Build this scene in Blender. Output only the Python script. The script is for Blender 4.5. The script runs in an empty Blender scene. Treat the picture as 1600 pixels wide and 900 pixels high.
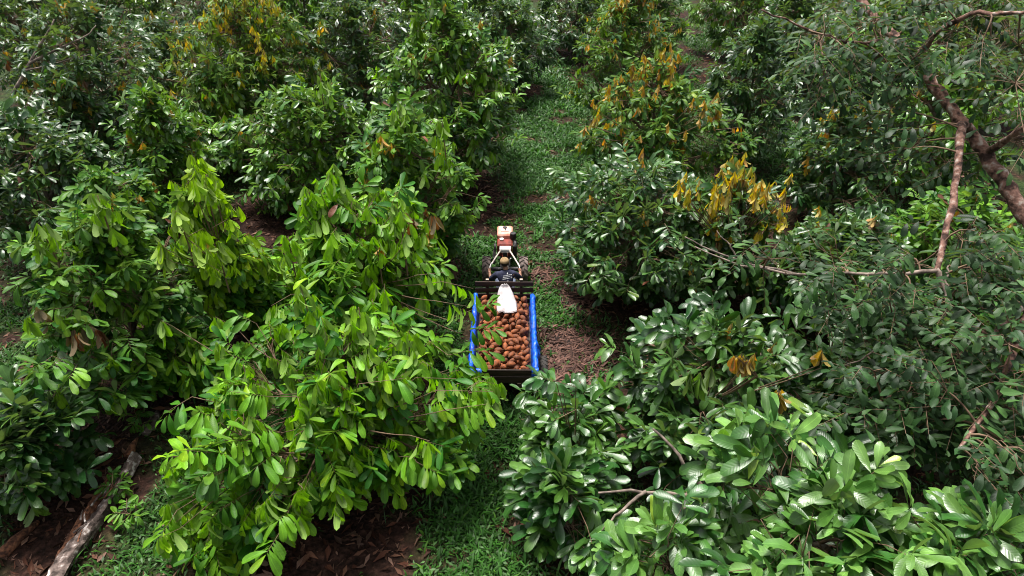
import bpy, math, random
import numpy as np
from mathutils import Vector, Matrix
from mathutils.bvhtree import BVHTree

# ------------------------------------------------------------------ camera, sky, sun, exposure
CAM_H, PITCH, FPX = 9.5, math.radians(34.8), 1081.0      # FPX: focal length in pixels of the 1600 wide photo
scene = bpy.context.scene
C = scene.collection
cam_d = bpy.data.cameras.new('camera'); cam = bpy.data.objects.new('camera', cam_d); C.objects.link(cam)
cam.location = (0, 0, CAM_H); cam.rotation_euler = (math.pi/2 - PITCH, 0, 0)
cam_d.sensor_width = 36.0; cam_d.lens = FPX/1600*36.0; cam_d.clip_end = 2000
scene.camera = cam

SUN_EL, SUN_AZ = math.radians(70), math.radians(-30)     # azimuth from +Y, positive to the right
world = bpy.data.worlds.new('World'); scene.world = world; world.use_nodes = True
wn = world.node_tree.nodes; wl = world.node_tree.links
bgn = wn['Background']; bgn.inputs['Strength'].default_value = 0.075
sky = wn.new('ShaderNodeTexSky'); sky.sky_type = 'NISHITA'; sky.sun_disc = False
sky.sun_elevation = SUN_EL; sky.sun_rotation = SUN_AZ; sky.air_density = 1.0; sky.dust_density = 4.0
hs = wn.new('ShaderNodeHueSaturation'); hs.inputs['Saturation'].default_value = 0.25   # overcast: greyed sky
wl.new(sky.outputs[0], hs.inputs['Color']); wl.new(hs.outputs[0], bgn.inputs['Color'])
sun_d = bpy.data.lights.new('sun', 'SUN'); sun = bpy.data.objects.new('sun', sun_d); C.objects.link(sun)
sun_d.energy = 2.7; sun_d.angle = math.radians(16); sun_d.color = (1.0, 0.96, 0.9)
sd = Vector((math.sin(SUN_AZ)*math.cos(SUN_EL), math.cos(SUN_AZ)*math.cos(SUN_EL), math.sin(SUN_EL)))
sun.rotation_euler = sd.to_track_quat('Z', 'Y').to_euler(); sun.location = sd*40
vs = scene.view_settings
vs.view_transform = 'Standard'; vs.look = 'None'; vs.gamma = 1.0; vs.use_curve_mapping = False; vs.exposure = 1.55
scene.cycles.filter_width = 1.0
scene.cycles.max_bounces = 6; scene.cycles.transparent_max_bounces = 4
scene.cycles.diffuse_bounces = 2; scene.cycles.glossy_bounces = 2; scene.cycles.transmission_bounces = 3

# ------------------------------------------------------------------ photo pixel -> place
FW = np.array([0, math.cos(PITCH), -math.sin(PITCH)]); UP = np.array([0, math.sin(PITCH), math.cos(PITCH)])
RT = np.array([1.0, 0, 0]); CAMP = np.array([0, 0, CAM_H])
def ray(px, py): return FW + RT*((px-800)/FPX) - UP*((py-450)/FPX)
def at_z(px, py, z): d = ray(px, py); return CAMP + d*((z-CAM_H)/d[2])
def at_y(px, py, y): d = ray(px, py); return CAMP + d*(y/d[1])
def at_depth(px, py, dep): return CAMP + ray(px, py)*dep
def project(P):
    q = P - CAMP; dep = q@FW
    return 800 + FPX*(q@RT)/dep, 450 - FPX*(q@UP)/dep, dep

# ------------------------------------------------------------------ materials
def mat_new(name):
    m = bpy.data.materials.new(name); m.use_nodes = True
    nt = m.node_tree; return m, nt, nt.nodes['Principled BSDF'], nt.nodes['Material Output']
def nd(nt, t, **kw):
    n = nt.nodes.new(t)
    for k, v in kw.items(): setattr(n, k, v)
    return n
def mixc(nt, fac, a, b, mode='MIX'):
    n = nd(nt, 'ShaderNodeMix', data_type='RGBA', blend_type=mode)
    for s, v in (('Factor', fac), ('A', a), ('B', b)):
        k = {'Factor': 0, 'A': 6, 'B': 7}[s]
        if isinstance(v, (int, float)): n.inputs[k].default_value = v
        elif isinstance(v, tuple): n.inputs[k].default_value = (*v, 1) if len(v) == 3 else v
        else: nt.links.new(v, n.inputs[k])
    return n.outputs[2]
def math_n(nt, op, a, b=None, c=None):
    n = nd(nt, 'ShaderNodeMath', operation=op)
    for i, v in enumerate((a, b, c)):
        if v is None: continue
        if isinstance(v, (int, float)): n.inputs[i].default_value = v
        else: nt.links.new(v, n.inputs[i])
    return n.outputs[0]
def ramp(nt, fac, stops):
    n = nd(nt, 'ShaderNodeValToRGB'); e = n.color_ramp.elements
    while len(e) < len(stops): e.new(0.5)
    for i, (p, c) in enumerate(stops): e[i].position = p; e[i].color = (*c, 1)
    nt.links.new(fac, n.inputs[0]); return n.outputs[0]

def leaf_material(name, per_object, rough=0.32, spec=0.55, under_mix=0.45):
    m, nt, bs, out = mat_new(name)
    if per_object: col = nd(nt, 'ShaderNodeObjectInfo').outputs['Color']
    else: col = nd(nt, 'ShaderNodeAttribute', attribute_name='tint').outputs['Color']
    uv = nd(nt, 'ShaderNodeUVMap', uv_map='UVMap').outputs[0]
    sp = nd(nt, 'ShaderNodeSeparateXYZ'); nt.links.new(uv, sp.inputs[0])
    av = math_n(nt, 'ABSOLUTE', math_n(nt, 'SUBTRACT', sp.outputs[1], 0.5))       # 0 at midrib .. 0.5 at edge
    rib = math_n(nt, 'LESS_THAN', av, 0.032)
    wv = math_n(nt, 'FRACT', math_n(nt, 'SUBTRACT', math_n(nt, 'MULTIPLY', sp.outputs[0], 11.0), math_n(nt, 'MULTIPLY', av, 3.4)))
    vein = math_n(nt, 'LESS_THAN', wv, 0.13)
    geo = nd(nt, 'ShaderNodeNewGeometry')
    noi = nd(nt, 'ShaderNodeTexNoise'); noi.inputs['Scale'].default_value = 7.0; noi.inputs['Detail'].default_value = 3.0
    nt.links.new(geo.outputs['Position'], noi.inputs['Vector'])
    vfac = math_n(nt, 'ADD', math_n(nt, 'MULTIPLY', vein, 0.14), math_n(nt, 'MULTIPLY', rib, 0.5))
    lighter = mixc(nt, 1.0, col, (1.9, 1.75, 1.9), 'MULTIPLY')
    c1 = mixc(nt, vfac, col, lighter)
    c2 = mixc(nt, 0.55, c1, ramp(nt, noi.outputs['Fac'], [(0.3, (0.55, 0.55, 0.55)), (0.7, (1.35, 1.35, 1.3))]), 'MULTIPLY')
    under = mixc(nt, under_mix, c2, (0.16, 0.19, 0.11))                                   # matt pale underside
    c3 = mixc(nt, geo.outputs['Backfacing'], c2, under)
    nt.links.new(c3, bs.inputs['Base Color'])
    bs.inputs['Specular IOR Level'].default_value = spec
    r1 = math_n(nt, 'MULTIPLY_ADD', noi.outputs['Fac'], 0.22, rough-0.11)
    nt.links.new(math_n(nt, 'MULTIPLY_ADD', geo.outputs['Backfacing'], 0.3, r1), bs.inputs['Roughness'])
    bh = math_n(nt, 'PINGPONG', wv, 0.5)
    bp = nd(nt, 'ShaderNodeBump'); bp.inputs['Strength'].default_value = 0.16; bp.inputs['Distance'].default_value = 0.01
    nt.links.new(bh, bp.inputs['Height']); nt.links.new(bp.outputs[0], bs.inputs['Normal'])
    tr = nd(nt, 'ShaderNodeBsdfTranslucent')
    tcol = mixc(nt, 1.0, c3, (1.5, 1.7, 0.5), 'MULTIPLY'); nt.links.new(tcol, tr.inputs['Color'])
    mx = nd(nt, 'ShaderNodeMixShader'); mx.inputs[0].default_value = 0.26
    nt.links.new(bs.outputs[0], mx.inputs[1]); nt.links.new(tr.outputs[0], mx.inputs[2]); nt.links.new(mx.outputs[0], out.inputs['Surface'])
    return m
M = {}
M['leaf'] = leaf_material('leaf_foliage', False, 0.5, 0.32); M['leaf_one'] = leaf_material('leaf_single', True, 0.5, 0.32)
M['gleaf'] = leaf_material('glossy_leaf_foliage', False, 0.37, 0.65); M['gleaf_one'] = leaf_material('glossy_leaf_single', True, 0.37, 0.65)
GLOSSY = ('gloss', 'rosette', 'big', 'gyellow', 'dark', 'mid')
M['litter'] = leaf_material('dry_leaf', False, 0.75, 0.2, 0.0)

def noisy(name, a, b, scale=8, rough=0.7, bump=0.3, stretch=(1, 1, 1), detail=5, metal=0, dist=0.02, spec=0.4, lo=0.35, hi=0.65, c=None):
    m, nt, bs, out = mat_new(name)
    tc = nd(nt, 'ShaderNodeTexCoord'); mp = nd(nt, 'ShaderNodeMapping'); mp.inputs['Scale'].default_value = stretch
    nt.links.new(tc.outputs['Object'], mp.inputs[0])
    n = nd(nt, 'ShaderNodeTexNoise'); n.inputs['Scale'].default_value = scale; n.inputs['Detail'].default_value = detail
    nt.links.new(mp.outputs[0], n.inputs['Vector'])
    stops = [(lo, a), (hi, b)] + ([(min(1, hi+0.12), c)] if c else [])
    nt.links.new(ramp(nt, n.outputs['Fac'], stops), bs.inputs['Base Color'])
    bs.inputs['Roughness'].default_value = rough; bs.inputs['Metallic'].default_value = metal
    bs.inputs['Specular IOR Level'].default_value = spec
    if bump:
        bp = nd(nt, 'ShaderNodeBump'); bp.inputs['Strength'].default_value = bump; bp.inputs['Distance'].default_value = dist
        nt.links.new(n.outputs['Fac'], bp.inputs['Height']); nt.links.new(bp.outputs[0], bs.inputs['Normal'])
    return m
M['bark'] = noisy('bark', (0.045, 0.03, 0.022), (0.2, 0.16, 0.13), 14, 0.85, 0.6, (1, 1, 0.35))
M['twig'] = noisy('twig_bark', (0.09, 0.05, 0.03), (0.2, 0.13, 0.08), 10, 0.8, 0)
M['palebark'] = noisy('pale_bark', (0.07, 0.052, 0.042), (0.26, 0.2, 0.165), 9, 0.85, 0.5, (1, 1, 1))
M['redbark'] = noisy('red_bark', (0.03, 0.013, 0.009), (0.2, 0.105, 0.078), 9, 0.9, 1.0, (1, 1, 1), 10, dist=0.06, lo=.4, hi=.56, c=(0.36, 0.3, 0.26))
M['log'] = noisy('weathered_log', (0.03, 0.02, 0.016), (0.15, 0.11, 0.095), 8, 0.9, 1.0, (1, 1, 1), 9, dist=0.06, lo=.38, hi=.56, c=(0.55, 0.5, 0.47))
M['logrot'] = noisy('rotten_wood', (0.05, 0.02, 0.012), (0.24, 0.1, 0.05), 18, 0.95, 0.9, (1, 1, 1), 8, dist=0.04)
M['wood'] = noisy('dark_wood', (0.012, 0.007, 0.005), (0.05, 0.026, 0.018), 30, 0.7, 0.4, (0.08, 1, 1), 6)
M['woody'] = noisy('dark_wood_long', (0.018, 0.011, 0.009), (0.075, 0.042, 0.03), 30, 0.7, 0.4, (1, 0.08, 1), 6)
M['woodcut'] = noisy('cut_wood', (0.4, 0.28, 0.2), (0.6, 0.46, 0.36), 20, 0.8, 0.2)
M['tarp'] = noisy('blue_tarp', (0.003, 0.035, 0.3), (0.008, 0.12, 0.7), 9, 0.36, 0.8, (1, 1, 1), 5, dist=0.04, spec=0.5)
M['sack'] = noisy('woven_sack', (0.3, 0.25, 0.25), (0.5, 0.46, 0.47), 5, 0.7, 0.25, dist=0.03)
M['tyre'] = noisy('tyre_rubber', (0.012, 0.011, 0.011), (0.05, 0.042, 0.036), 12, 0.8, 0.2)
M['mud'] = noisy('muddy_rubber', (0.035, 0.028, 0.025), (0.24, 0.18, 0.16), 9, 0.85, 0.2)
M['steel'] = noisy('worn_steel', (0.03, 0.03, 0.032), (0.12, 0.11, 0.11), 14, 0.5, 0.1, metal=0.6)
M['black'] = noisy('black_paint', (0.008, 0.008, 0.009), (0.028, 0.026, 0.026), 16, 0.45, 0.1)
M['red'] = noisy('red_orange_paint', (0.42, 0.075, 0.035), (0.62, 0.16, 0.09), 9, 0.4, 0.05, spec=0.5)
M['darkred'] = noisy('dark_red_paint', (0.09, 0.014, 0.01), (0.22, 0.035, 0.022), 10, 0.5, 0.05)
M['fadedred'] = noisy('faded_red_paint', (0.58, 0.2, 0.13), (0.72, 0.42, 0.34), 7, 0.45, 0.05, spec=0.5)
M['palered'] = noisy('red_paint_glare', (0.6, 0.36, 0.3), (0.74, 0.6, 0.56), 9, 0.45, 0.05)  # hood red paled towards white: the central glare painted as colour
M['white'] = noisy('white_paint', (0.78, 0.76, 0.75), (0.86, 0.85, 0.84), 8, 0.4, 0.05)
M['cream'] = noisy('cream_paint', (0.34, 0.29, 0.25), (0.6, 0.54, 0.49), 12, 0.5, 0.05)
M['skin'] = noisy('skin', (0.2, 0.095, 0.06), (0.32, 0.165, 0.11), 20, 0.5, 0.05)
M['shirt'] = noisy('navy_cotton', (0.012, 0.014, 0.034), (0.026, 0.03, 0.065), 14, 0.85, 0.3, dist=0.015)
M['denim'] = noisy('blue_denim', (0.06, 0.075, 0.12), (0.13, 0.155, 0.22), 18, 0.85, 0.3)
M['cap'] = noisy('khaki_cotton', (0.2, 0.125, 0.055), (0.34, 0.23, 0.12), 16, 0.85, 0.2)
M['hair'] = noisy('dark_hair', (0.008, 0.006, 0.005), (0.03, 0.02, 0.014), 60, 0.6, 0.3)
M['eye'] = noisy('eye', (0.5, 0.48, 0.45), (0.6, 0.58, 0.55), 5, 0.3, 0)
M['print'] = noisy('white_print', (0.78, 0.78, 0.8), (0.85, 0.85, 0.87), 5, 0.8, 0)

# fruit: brown velvet cupuacu rind, a little different on each fruit
m, nt, bs, out = mat_new('brown_rind')
oi = nd(nt, 'ShaderNodeObjectInfo'); tc = nd(nt, 'ShaderNodeTexCoord')
n = nd(nt, 'ShaderNodeTexNoise'); n.inputs['Scale'].default_value = 22; n.inputs['Detail'].default_value = 6
nt.links.new(tc.outputs['Object'], n.inputs['Vector'])
c1 = ramp(nt, n.outputs['Fac'], [(0.32, (0.08, 0.02, 0.005)), (0.68, (0.25, 0.066, 0.014))])
c2 = mixc(nt, 0.75, c1, ramp(nt, oi.outputs['Random'], [(0, (0.55, 0.5, 0.5)), (0.5, (1, 1, 1)), (1, (1.45, 1.4, 1.2))]), 'MULTIPLY')
nt.links.new(c2, bs.inputs['Base Color']); bs.inputs['Roughness'].default_value = 0.75
bs.inputs['Sheen Weight'].default_value = 0.12; bs.inputs['Sheen Tint'].default_value = (0.8, 0.4, 0.2, 1)
bp = nd(nt, 'ShaderNodeBump'); bp.inputs['Strength'].default_value = 0.35; bp.inputs['Distance'].default_value = 0.01
nt.links.new(n.outputs['Fac'], bp.inputs['Height']); nt.links.new(bp.outputs[0], bs.inputs['Normal'])
M['rind'] = m

# ground: soil, red-brown litter, moss by the 'green' attribute
m, nt, bs, out = mat_new('forest_ground')
tc = nd(nt, 'ShaderNodeTexCoord'); at = nd(nt, 'ShaderNodeAttribute', attribute_name='green')
n1 = nd(nt, 'ShaderNodeTexNoise'); n1.inputs['Scale'].default_value = 9; n1.inputs['Detail'].default_value = 8
n2 = nd(nt, 'ShaderNodeTexNoise'); n2.inputs['Scale'].default_value = 1.3; n2.inputs['Detail'].default_value = 5
vo = nd(nt, 'ShaderNodeTexVoronoi'); vo.inputs['Scale'].default_value = 16
for k in (n1, n2, vo): nt.links.new(tc.outputs['Object'], k.inputs['Vector'])
soil = ramp(nt, n1.outputs['Fac'], [(0.3, (0.008, 0.005, 0.0035)), (0.55, (0.03, 0.015, 0.011)), (0.78, (0.08, 0.042, 0.031))])
soil = mixc(nt, 0.5, soil, ramp(nt, n2.outputs['Fac'], [(0.35, (0.6, 0.55, 0.5)), (0.65, (1.3, 1.15, 1.05))]), 'MULTIPLY')
gr = ramp(nt, n1.outputs['Fac'], [(0.3, (0.01, 0.022, 0.006)), (0.7, (0.035, 0.08, 0.018))])
nt.links.new(mixc(nt, at.outputs['Fac'], soil, gr), bs.inputs['Base Color']); bs.inputs['Roughness'].default_value = 0.95
bs.inputs['Specular IOR Level'].default_value = 0.15
bp = nd(nt, 'ShaderNodeBump'); bp.inputs['Strength'].default_value = 0.8; bp.inputs['Distance'].default_value = 0.05
nt.links.new(math_n(nt, 'ADD', n1.outputs['Fac'], vo.outputs['Distance']), bp.inputs['Height']); nt.links.new(bp.outputs[0], bs.inputs['Normal'])
M['ground'] = m
m, nt, bs, out = mat_new('grass_blades')
at = nd(nt, 'ShaderNodeAttribute', attribute_name='tint'); nt.links.new(at.outputs['Color'], bs.inputs['Base Color'])
bs.inputs['Roughness'].default_value = 0.5; bs.inputs['Specular IOR Level'].default_value = 0.35
tr = nd(nt, 'ShaderNodeBsdfTranslucent'); nt.links.new(mixc(nt, 1.0, at.outputs['Color'], (1.4, 1.5, 0.6), 'MULTIPLY'), tr.inputs['Color'])
mx = nd(nt, 'ShaderNodeMixShader'); mx.inputs[0].default_value = 0.25
nt.links.new(bs.outputs[0], mx.inputs[1]); nt.links.new(tr.outputs[0], mx.inputs[2]); nt.links.new(mx.outputs[0], out.inputs['Surface'])
M['grass'] = m

# ------------------------------------------------------------------ object helpers
def tag(o, label=None, cat=None, group=None, kind=None):
    if label: o['label'] = label
    if cat: o['category'] = cat
    if group: o['group'] = group
    if kind: o['kind'] = kind
    return o
def empty(name, loc, label, cat, group=None):
    o = bpy.data.objects.new(name, None); C.objects.link(o); o.location = tuple(loc); o.empty_display_size = 0.2
    return tag(o, label, cat, group)
def link_mesh(name, me, mat, root=None):
    if mat is not None and not me.materials: me.materials.append(mat)
    o = bpy.data.objects.new(name, me); C.objects.link(o)
    if root is not None: o.parent = root
    return o
def np_mesh(name, verts, tris=None, quads=None, tint=None, uv=None, smooth=True, mats=(), fmat=None):
    """verts (N,3); tris (T,3); quads (Q,4); tint (N,3) point colour; uv (N,2) per vertex."""
    me = bpy.data.meshes.new(name); N = len(verts)
    me.vertices.add(N); me.vertices.foreach_set('co', np.ascontiguousarray(verts, np.float32).ravel())
    parts = []; st = []; off = 0
    for f, k in ((tris, 3), (quads, 4)):
        if f is None or len(f) == 0: continue
        f = np.asarray(f, np.int32); parts.append(f.ravel()); st.append(off + np.arange(len(f), dtype=np.int32)*k); off += f.size
    li = np.concatenate(parts); ls = np.concatenate(st)
    me.loops.add(len(li)); me.loops.foreach_set('vertex_index', li)
    me.polygons.add(len(ls)); me.polygons.foreach_set('loop_start', ls)
    me.polygons.foreach_set('use_smooth', np.full(len(ls), smooth, bool))
    for m_ in mats: me.materials.append(m_)
    if fmat is not None: me.polygons.foreach_set('material_index', np.asarray(fmat, np.int32))
    if uv is not None:
        l = me.uv_layers.new(name='UVMap'); l.data.foreach_set('uv', np.ascontiguousarray(uv[li], np.float32).ravel())
    if tint is not None:
        a = me.color_attributes.new('tint', 'FLOAT_COLOR', 'POINT')
        a.data.foreach_set('color', np.ascontiguousarray(np.c_[tint, np.ones(N)], np.float32).ravel())
    me.update(calc_edges=True); return me

class MB:
    """collects shapes in world coordinates; build() links them as ONE mesh object under root."""
    def __init__(s): s.v = []; s.f = []
    def add(s, verts, faces):
        o = len(s.v); s.v += [tuple(map(float, p)) for p in verts]; s.f += [tuple(i+o for i in f) for f in faces]; return s
    def box(s, c, size, rx=0, ry=0, rz=0, bev=0.0, taper=1.0):
        hx, hy, hz = (k/2 for k in size); R = Matrix.Rotation(rz, 3, 'Z') @ Matrix.Rotation(ry, 3, 'Y') @ Matrix.Rotation(rx, 3, 'X')
        b = min(bev, hx*0.9, hy*0.9, hz*0.9)
        rings = []
        lv = [(-hz, b), (-hz+b, 0), (hz-b, 0), (hz, b)] if b > 0 else [(-hz, 0), (hz, 0)]
        for z, ins in lv:
            k = taper if z > 0 else 1.0
            x, y = (hx-ins)*k, (hy-ins)*k
            if b > 0:
                c2 = b*0.6
                ring = [(-x+c2, -y), (x-c2, -y), (x, -y+c2), (x, y-c2), (x-c2, y), (-x+c2, y), (-x, y-c2), (-x, -y+c2)]
            else: ring = [(-x, -y), (x, -y), (x, y), (-x, y)]
            rings.append([Vector((p[0], p[1], z)) for p in ring])
        n = len(rings[0]); V = [R@p + Vector(c) for r in rings for p in r]
        F = [tuple(range(n-1, -1, -1)), tuple(range((len(rings)-1)*n, len(rings)*n))]
        for i in range(len(rings)-1):
            for j in range(n): F.append((i*n+j, i*n+(j+1) % n, (i+1)*n+(j+1) % n, (i+1)*n+j))
        return s.add(V, F)
    def tube(s, pts, rad, seg=8, caps=True):
        pts = [Vector(p) for p in pts]; rad = rad if hasattr(rad, '__len__') else [rad]*len(pts)
        V = []; F = []; ref = None
        for i, p in enumerate(pts):
            t = (pts[min(i+1, len(pts)-1)] - pts[max(i-1, 0)]).normalized()
            if ref is None: ref = t.orthogonal().normalized()
            a = (ref - t*ref.dot(t)).normalized(); b = t.cross(a); ref = a
            for k in range(seg):
                w = 2*math.pi*k/seg; V.append(p + (a*math.cos(w) + b*math.sin(w))*rad[i])
        for i in range(len(pts)-1):
            for k in range(seg): F.append((i*seg+k, i*seg+(k+1) % seg, (i+1)*seg+(k+1) % seg, (i+1)*seg+k))
        if caps: F.append(tuple(range(seg-1, -1, -1))); F.append(tuple((len(pts)-1)*seg+k for k in range(seg)))
        return s.add(V, F)
    def lathe(s, c, prof, axis='X', seg=28):
        V = []; F = []; n = len(prof)
        for k in range(seg):
            w = 2*math.pi*k/seg
            for r, h in prof:
                q = (h, r*math.cos(w), r*math.sin(w)) if axis == 'X' else ((r*math.cos(w), h, r*math.sin(w)) if axis == 'Y' else (r*math.cos(w), r*math.sin(w), h))
                V.append(tuple(a+b for a, b in zip(q, c)))
        for k in range(seg):
            k2 = (k+1) % seg
            for i in range(n-1): F.append((k*n+i, k*n+i+1, k2*n+i+1, k2*n+i))
        return s.add(V, F)
    def ell(s, c, r, R=None, seg=14, rings=9, z0=-1.0):
        V = []; F = []
        for i in range(rings+1):
            ph = math.asin(max(-1, z0)) + (math.pi/2 - math.asin(max(-1, z0)))*i/rings
            for k in range(seg):
                w = 2*math.pi*k/seg; p = Vector((r[0]*math.cos(ph)*math.cos(w), r[1]*math.cos(ph)*math.sin(w), r[2]*math.sin(ph)))
                V.append((R@p if R else p) + Vector(c))
        for i in range(rings):
            for k in range(seg): F.append((i*seg+k, i*seg+(k+1) % seg, (i+1)*seg+(k+1) % seg, (i+1)*seg+k))
        return s.add(V, F)
    def build(s, name, mat, root=None, smooth=False, angle=None):
        me = bpy.data.meshes.new(name); o0 = Vector((0, 0, 0)); p = root
        while p is not None: o0 = o0 + p.location; p = p.parent
        me.from_pydata([tuple(Vector(v)-o0) for v in s.v], [], s.f); me.validate()
        if smooth:
            me.polygons.foreach_set('use_smooth', [True]*len(me.polygons))
            if angle: me.set_sharp_from_angle(angle=math.radians(angle))
        me.materials.append(mat); me.update()
        return link_mesh(name, me, mat, root)

# ------------------------------------------------------------------ value noise
_rn = np.random.default_rng(5); _tab = _rn.random((256, 256))
def vnoise(x, y):
    xi = np.floor(x).astype(int); yi = np.floor(y).astype(int); fx = x-xi; fy = y-yi
    fx = fx*fx*(3-2*fx); fy = fy*fy*(3-2*fy); T = lambda a, b: _tab[a % 256, b % 256]
    return (T(xi, yi)*(1-fx)+T(xi+1, yi)*fx)*(1-fy) + (T(xi, yi+1)*(1-fx)+T(xi+1, yi+1)*fx)*fy
def fbm(x, y, o=3): return sum(vnoise(x*2**i+17*i, y*2**i-9*i)*0.5**i for i in range(o))/sum(0.5**i for i in range(o))

# ------------------------------------------------------------------ tree table: crown top in the photo, distance along the ground, radius
# (name, px, py, y, r, style, flush, label)
G_L, G_R, G_F = 'orchard trees left of the grass path', 'orchard trees right of the grass path', 'orchard trees far up the slope'
TREES = [
 # left, near to far
 ('n', 505, 520, 8.0, 2.3, 'droop', 0.00, 'broad bright green tree in front of the trailer on the left, lowest big crown', G_L),
 ('n', 545, 285, 11.4, 2.0, 'droop', 0.04, 'bright yellow-green tree whose drooping shoots reach the left side of the trailer', G_L),
 ('n', 305, 248, 11.6, 0.95, 'column', 0.02, 'slender tall yellow-green shoot tree standing alone over dark litter', G_L),
 ('n', 130, 318, 10.6, 2.05, 'mid', 0.02, 'rounded green tree at the left edge with brown dead leaf bunches', G_L),
 ('n', 5, 620, 7.7, 1.3, 'gloss', 0.00, 'dark glossy tree at the left edge above the fallen log', G_L),
 ('n', 20, 170, 15.2, 2.0, 'dark', 0.00, 'dark blue-green tree cut by the left edge at mid height', G_L),
 ('n', 225, 128, 17.3, 1.35, 'mid', 0.10, 'small round tree with a few orange tips left of the dark clearing', G_L),
 ('n', 470, 118, 17.8, 2.0, 'mid', 0.00, 'pale green tree leaning its sprays over the dark brown clearing', G_L),
 ('n', 628, 165, 14.6, 1.6, 'mid', 0.05, 'tall leafy tree just left of the tractor', G_L),
 ('n', 700, -5, 19.6, 2.35, 'mid', 0.05, 'tall tree crowding the left side of the path behind the tractor', G_L),
 ('f', 370, -25, 22.0, 2.8, 'yellow', 0.5, 'wide tree sprinkled with yellow young leaves at the top left', G_L),
 ('f', 95, -15, 20.5, 2.3, 'dark', 0.08, 'dark tree with bare pale branches in the top left corner', G_L),
 ('f', 85, 105, 18.3, 1.3, 'dark', 0.25, 'low dark tree with reddish tips under the bare branches', G_L),
 ('f', 545, -20, 24.0, 2.1, 'dark', 0.03, 'dull green tree between the yellow-leaved tree and the path trees', G_L),
 ('f', 235, 20, 25.5, 2.2, 'dark', 0.10, 'dark tree half hidden behind the yellow-leaved tree at the top', G_F),
 ('f', 790, -5, 27.5, 2.1, 'dark', 0.00, 'blue-grey dark tree at the far end of the path on its left', G_F),
 ('f', 20, -60, 26.5, 2.4, 'dark', 0.10, 'distant dark tree beyond the top left corner tree', G_F),
 ('f', 460, -60, 29.5, 2.3, 'mid', 0.05, 'distant green tree at the top between two nearer left crowns', G_F),
 ('f', 650, -80, 30.0, 2.4, 'mid', 0.05, 'distant tree behind the tall left path tree at the top', G_F),
 ('n', 395, 385, 12.4, 0.95, 'droop', 0.02, 'short bright green tree between the slender shoot tree and the trailer-side tree', G_L),
 ('n', 150, 250, 14.2, 1.25, 'mid', 0.04, 'shaded green tree between the rounded left tree and the small orange-tipped tree', G_L),
 ('f', 330, 95, 20.5, 1.5, 'mid', 0.08, 'green tree wedged behind the pale tree at the dark clearing', G_L),
 # right
 ('n', 1005, 250, 13.4, 2.2, 'gloss', 0.09, 'large dense glossy tree right of the tractor', G_R),
 ('n', 1165, 258, 13.3, 1.6, 'gyellow', 0.95, 'glossy tree with a crown of yellow and orange young leaves', G_R),
 ('n', 1035, 92, 18.2, 2.4, 'orange', 0.45, 'tree dotted with orange tips beside the path behind the dense glossy tree', G_R),
 ('n', 985, -30, 23.5, 2.1, 'orange', 0.4, 'far tree with orange tips on the right of the upper path', G_R),
 ('n', 1195, 38, 21.0, 1.75, 'dark', 0.00, 'very dark rounded tree standing in the pale grass at upper right', G_R),
 ('n', 1345, 142, 17.2, 1.85, 'dark', 0.3, 'dark tree with orange topmost leaves left of the leaning trunk', G_R),
 ('n', 1130, 500, 8.6, 1.95, 'gloss', 0.06, 'glossy tree with two upright orange shoots, right of the trailer', G_R),
 ('n', 905, 610, 8.1, 1.05, 'rosette', 0.00, 'loose low tree whose leaves reach under the trailer tailboard on the right', G_R),
 ('n', 1330, 735, 4.2, 1.75, 'big', 0.00, 'nearest tree with big pale ribbed leaves at the lower right', G_R),
 ('n', 1560, 790, 4.0, 1.35, 'big', 0.00, 'near big-leaved tree in the lower right corner', G_R),
 ('n', 1060, 800, 4.4, 0.75, 'big', 0.00, 'near small big-leaved tree at the bottom edge right of the path', G_R),
 ('n', 890, 730, 6.6, 1.0, 'rosette', 0.00, 'low spreading tree over the path edge at the bottom right of the path', G_R),
 ('n', 1330, 330, 12.6, 1.75, 'gloss', 0.10, 'glossy tree in the tangle left of the hanging reddish branch', G_R),
 ('n', 1520, 300, 13.5, 2.0, 'mid', 0.06, 'green tree behind the leaning trunk at the right edge', G_R),
 ('n', 1400, 500, 9.0, 1.6, 'gloss', 0.03, 'shaded glossy tree under the hanging reddish branch', G_R),
 ('n', 1600, 480, 9.2, 1.6, 'mid', 0.00, 'green tree at the right edge below the leaning trunk', G_R),
 ('f', 1500, 90, 19.0, 2.1, 'mid', 0.10, 'tree seen through the leaning tree at upper right', G_R),
 ('f', 1400, -20, 23.5, 2.2, 'mid', 0.05, 'tree behind the leaning trunk at the top edge', G_F),
 ('f', 1260, -30, 26.5, 2.0, 'dark', 0.03, 'dark far tree above the dark rounded tree at top right', G_F),
 ('f', 1560, -30, 25.0, 2.3, 'dark', 0.05, 'far tree in the top right corner', G_F),
 ('f', 1020, -75, 30.5, 2.1, 'orange', 0.15, 'distant orange-tipped tree at the top right of the path', G_F),
 ('f', 905, -60, 33.0, 2.0, 'dark', 0.00, 'distant dark tree closing the end of the path', G_F),
 ('f', 1170, -75, 33.0, 2.1, 'mid', 0.05, 'distant tree above the pale grass at the top', G_F),
 ('f', 340, -85, 33.0, 2.4, 'dark', 0.05, 'farthest dark tree at the top left', G_F),
 ('f', 150, -90, 32.0, 2.4, 'mid', 0.05, 'farthest green tree at the top left corner', G_F),
 ('f', 770, -95, 36.0, 2.4, 'mid', 0.03, 'farthest tree behind the end of the path', G_F),
 ('f', 1380, -95, 32.0, 2.3, 'mid', 0.05, 'farthest tree at the top right', G_F),
 ('f', 545, -100, 36.0, 2.4, 'dark', 0.05, 'farthest dark tree at the top centre left', G_F),
 ('n', 320, 770, 6.6, 0.85, 'droop', 0.0, 'low bright green sapling at the bottom between the log and the broad tree', G_L),
 ('n', 250, 500, 10.2, 0.9, 'droop', 0.0, 'low bright sapling right of the rounded left edge tree', G_L),
]
TB = []
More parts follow.
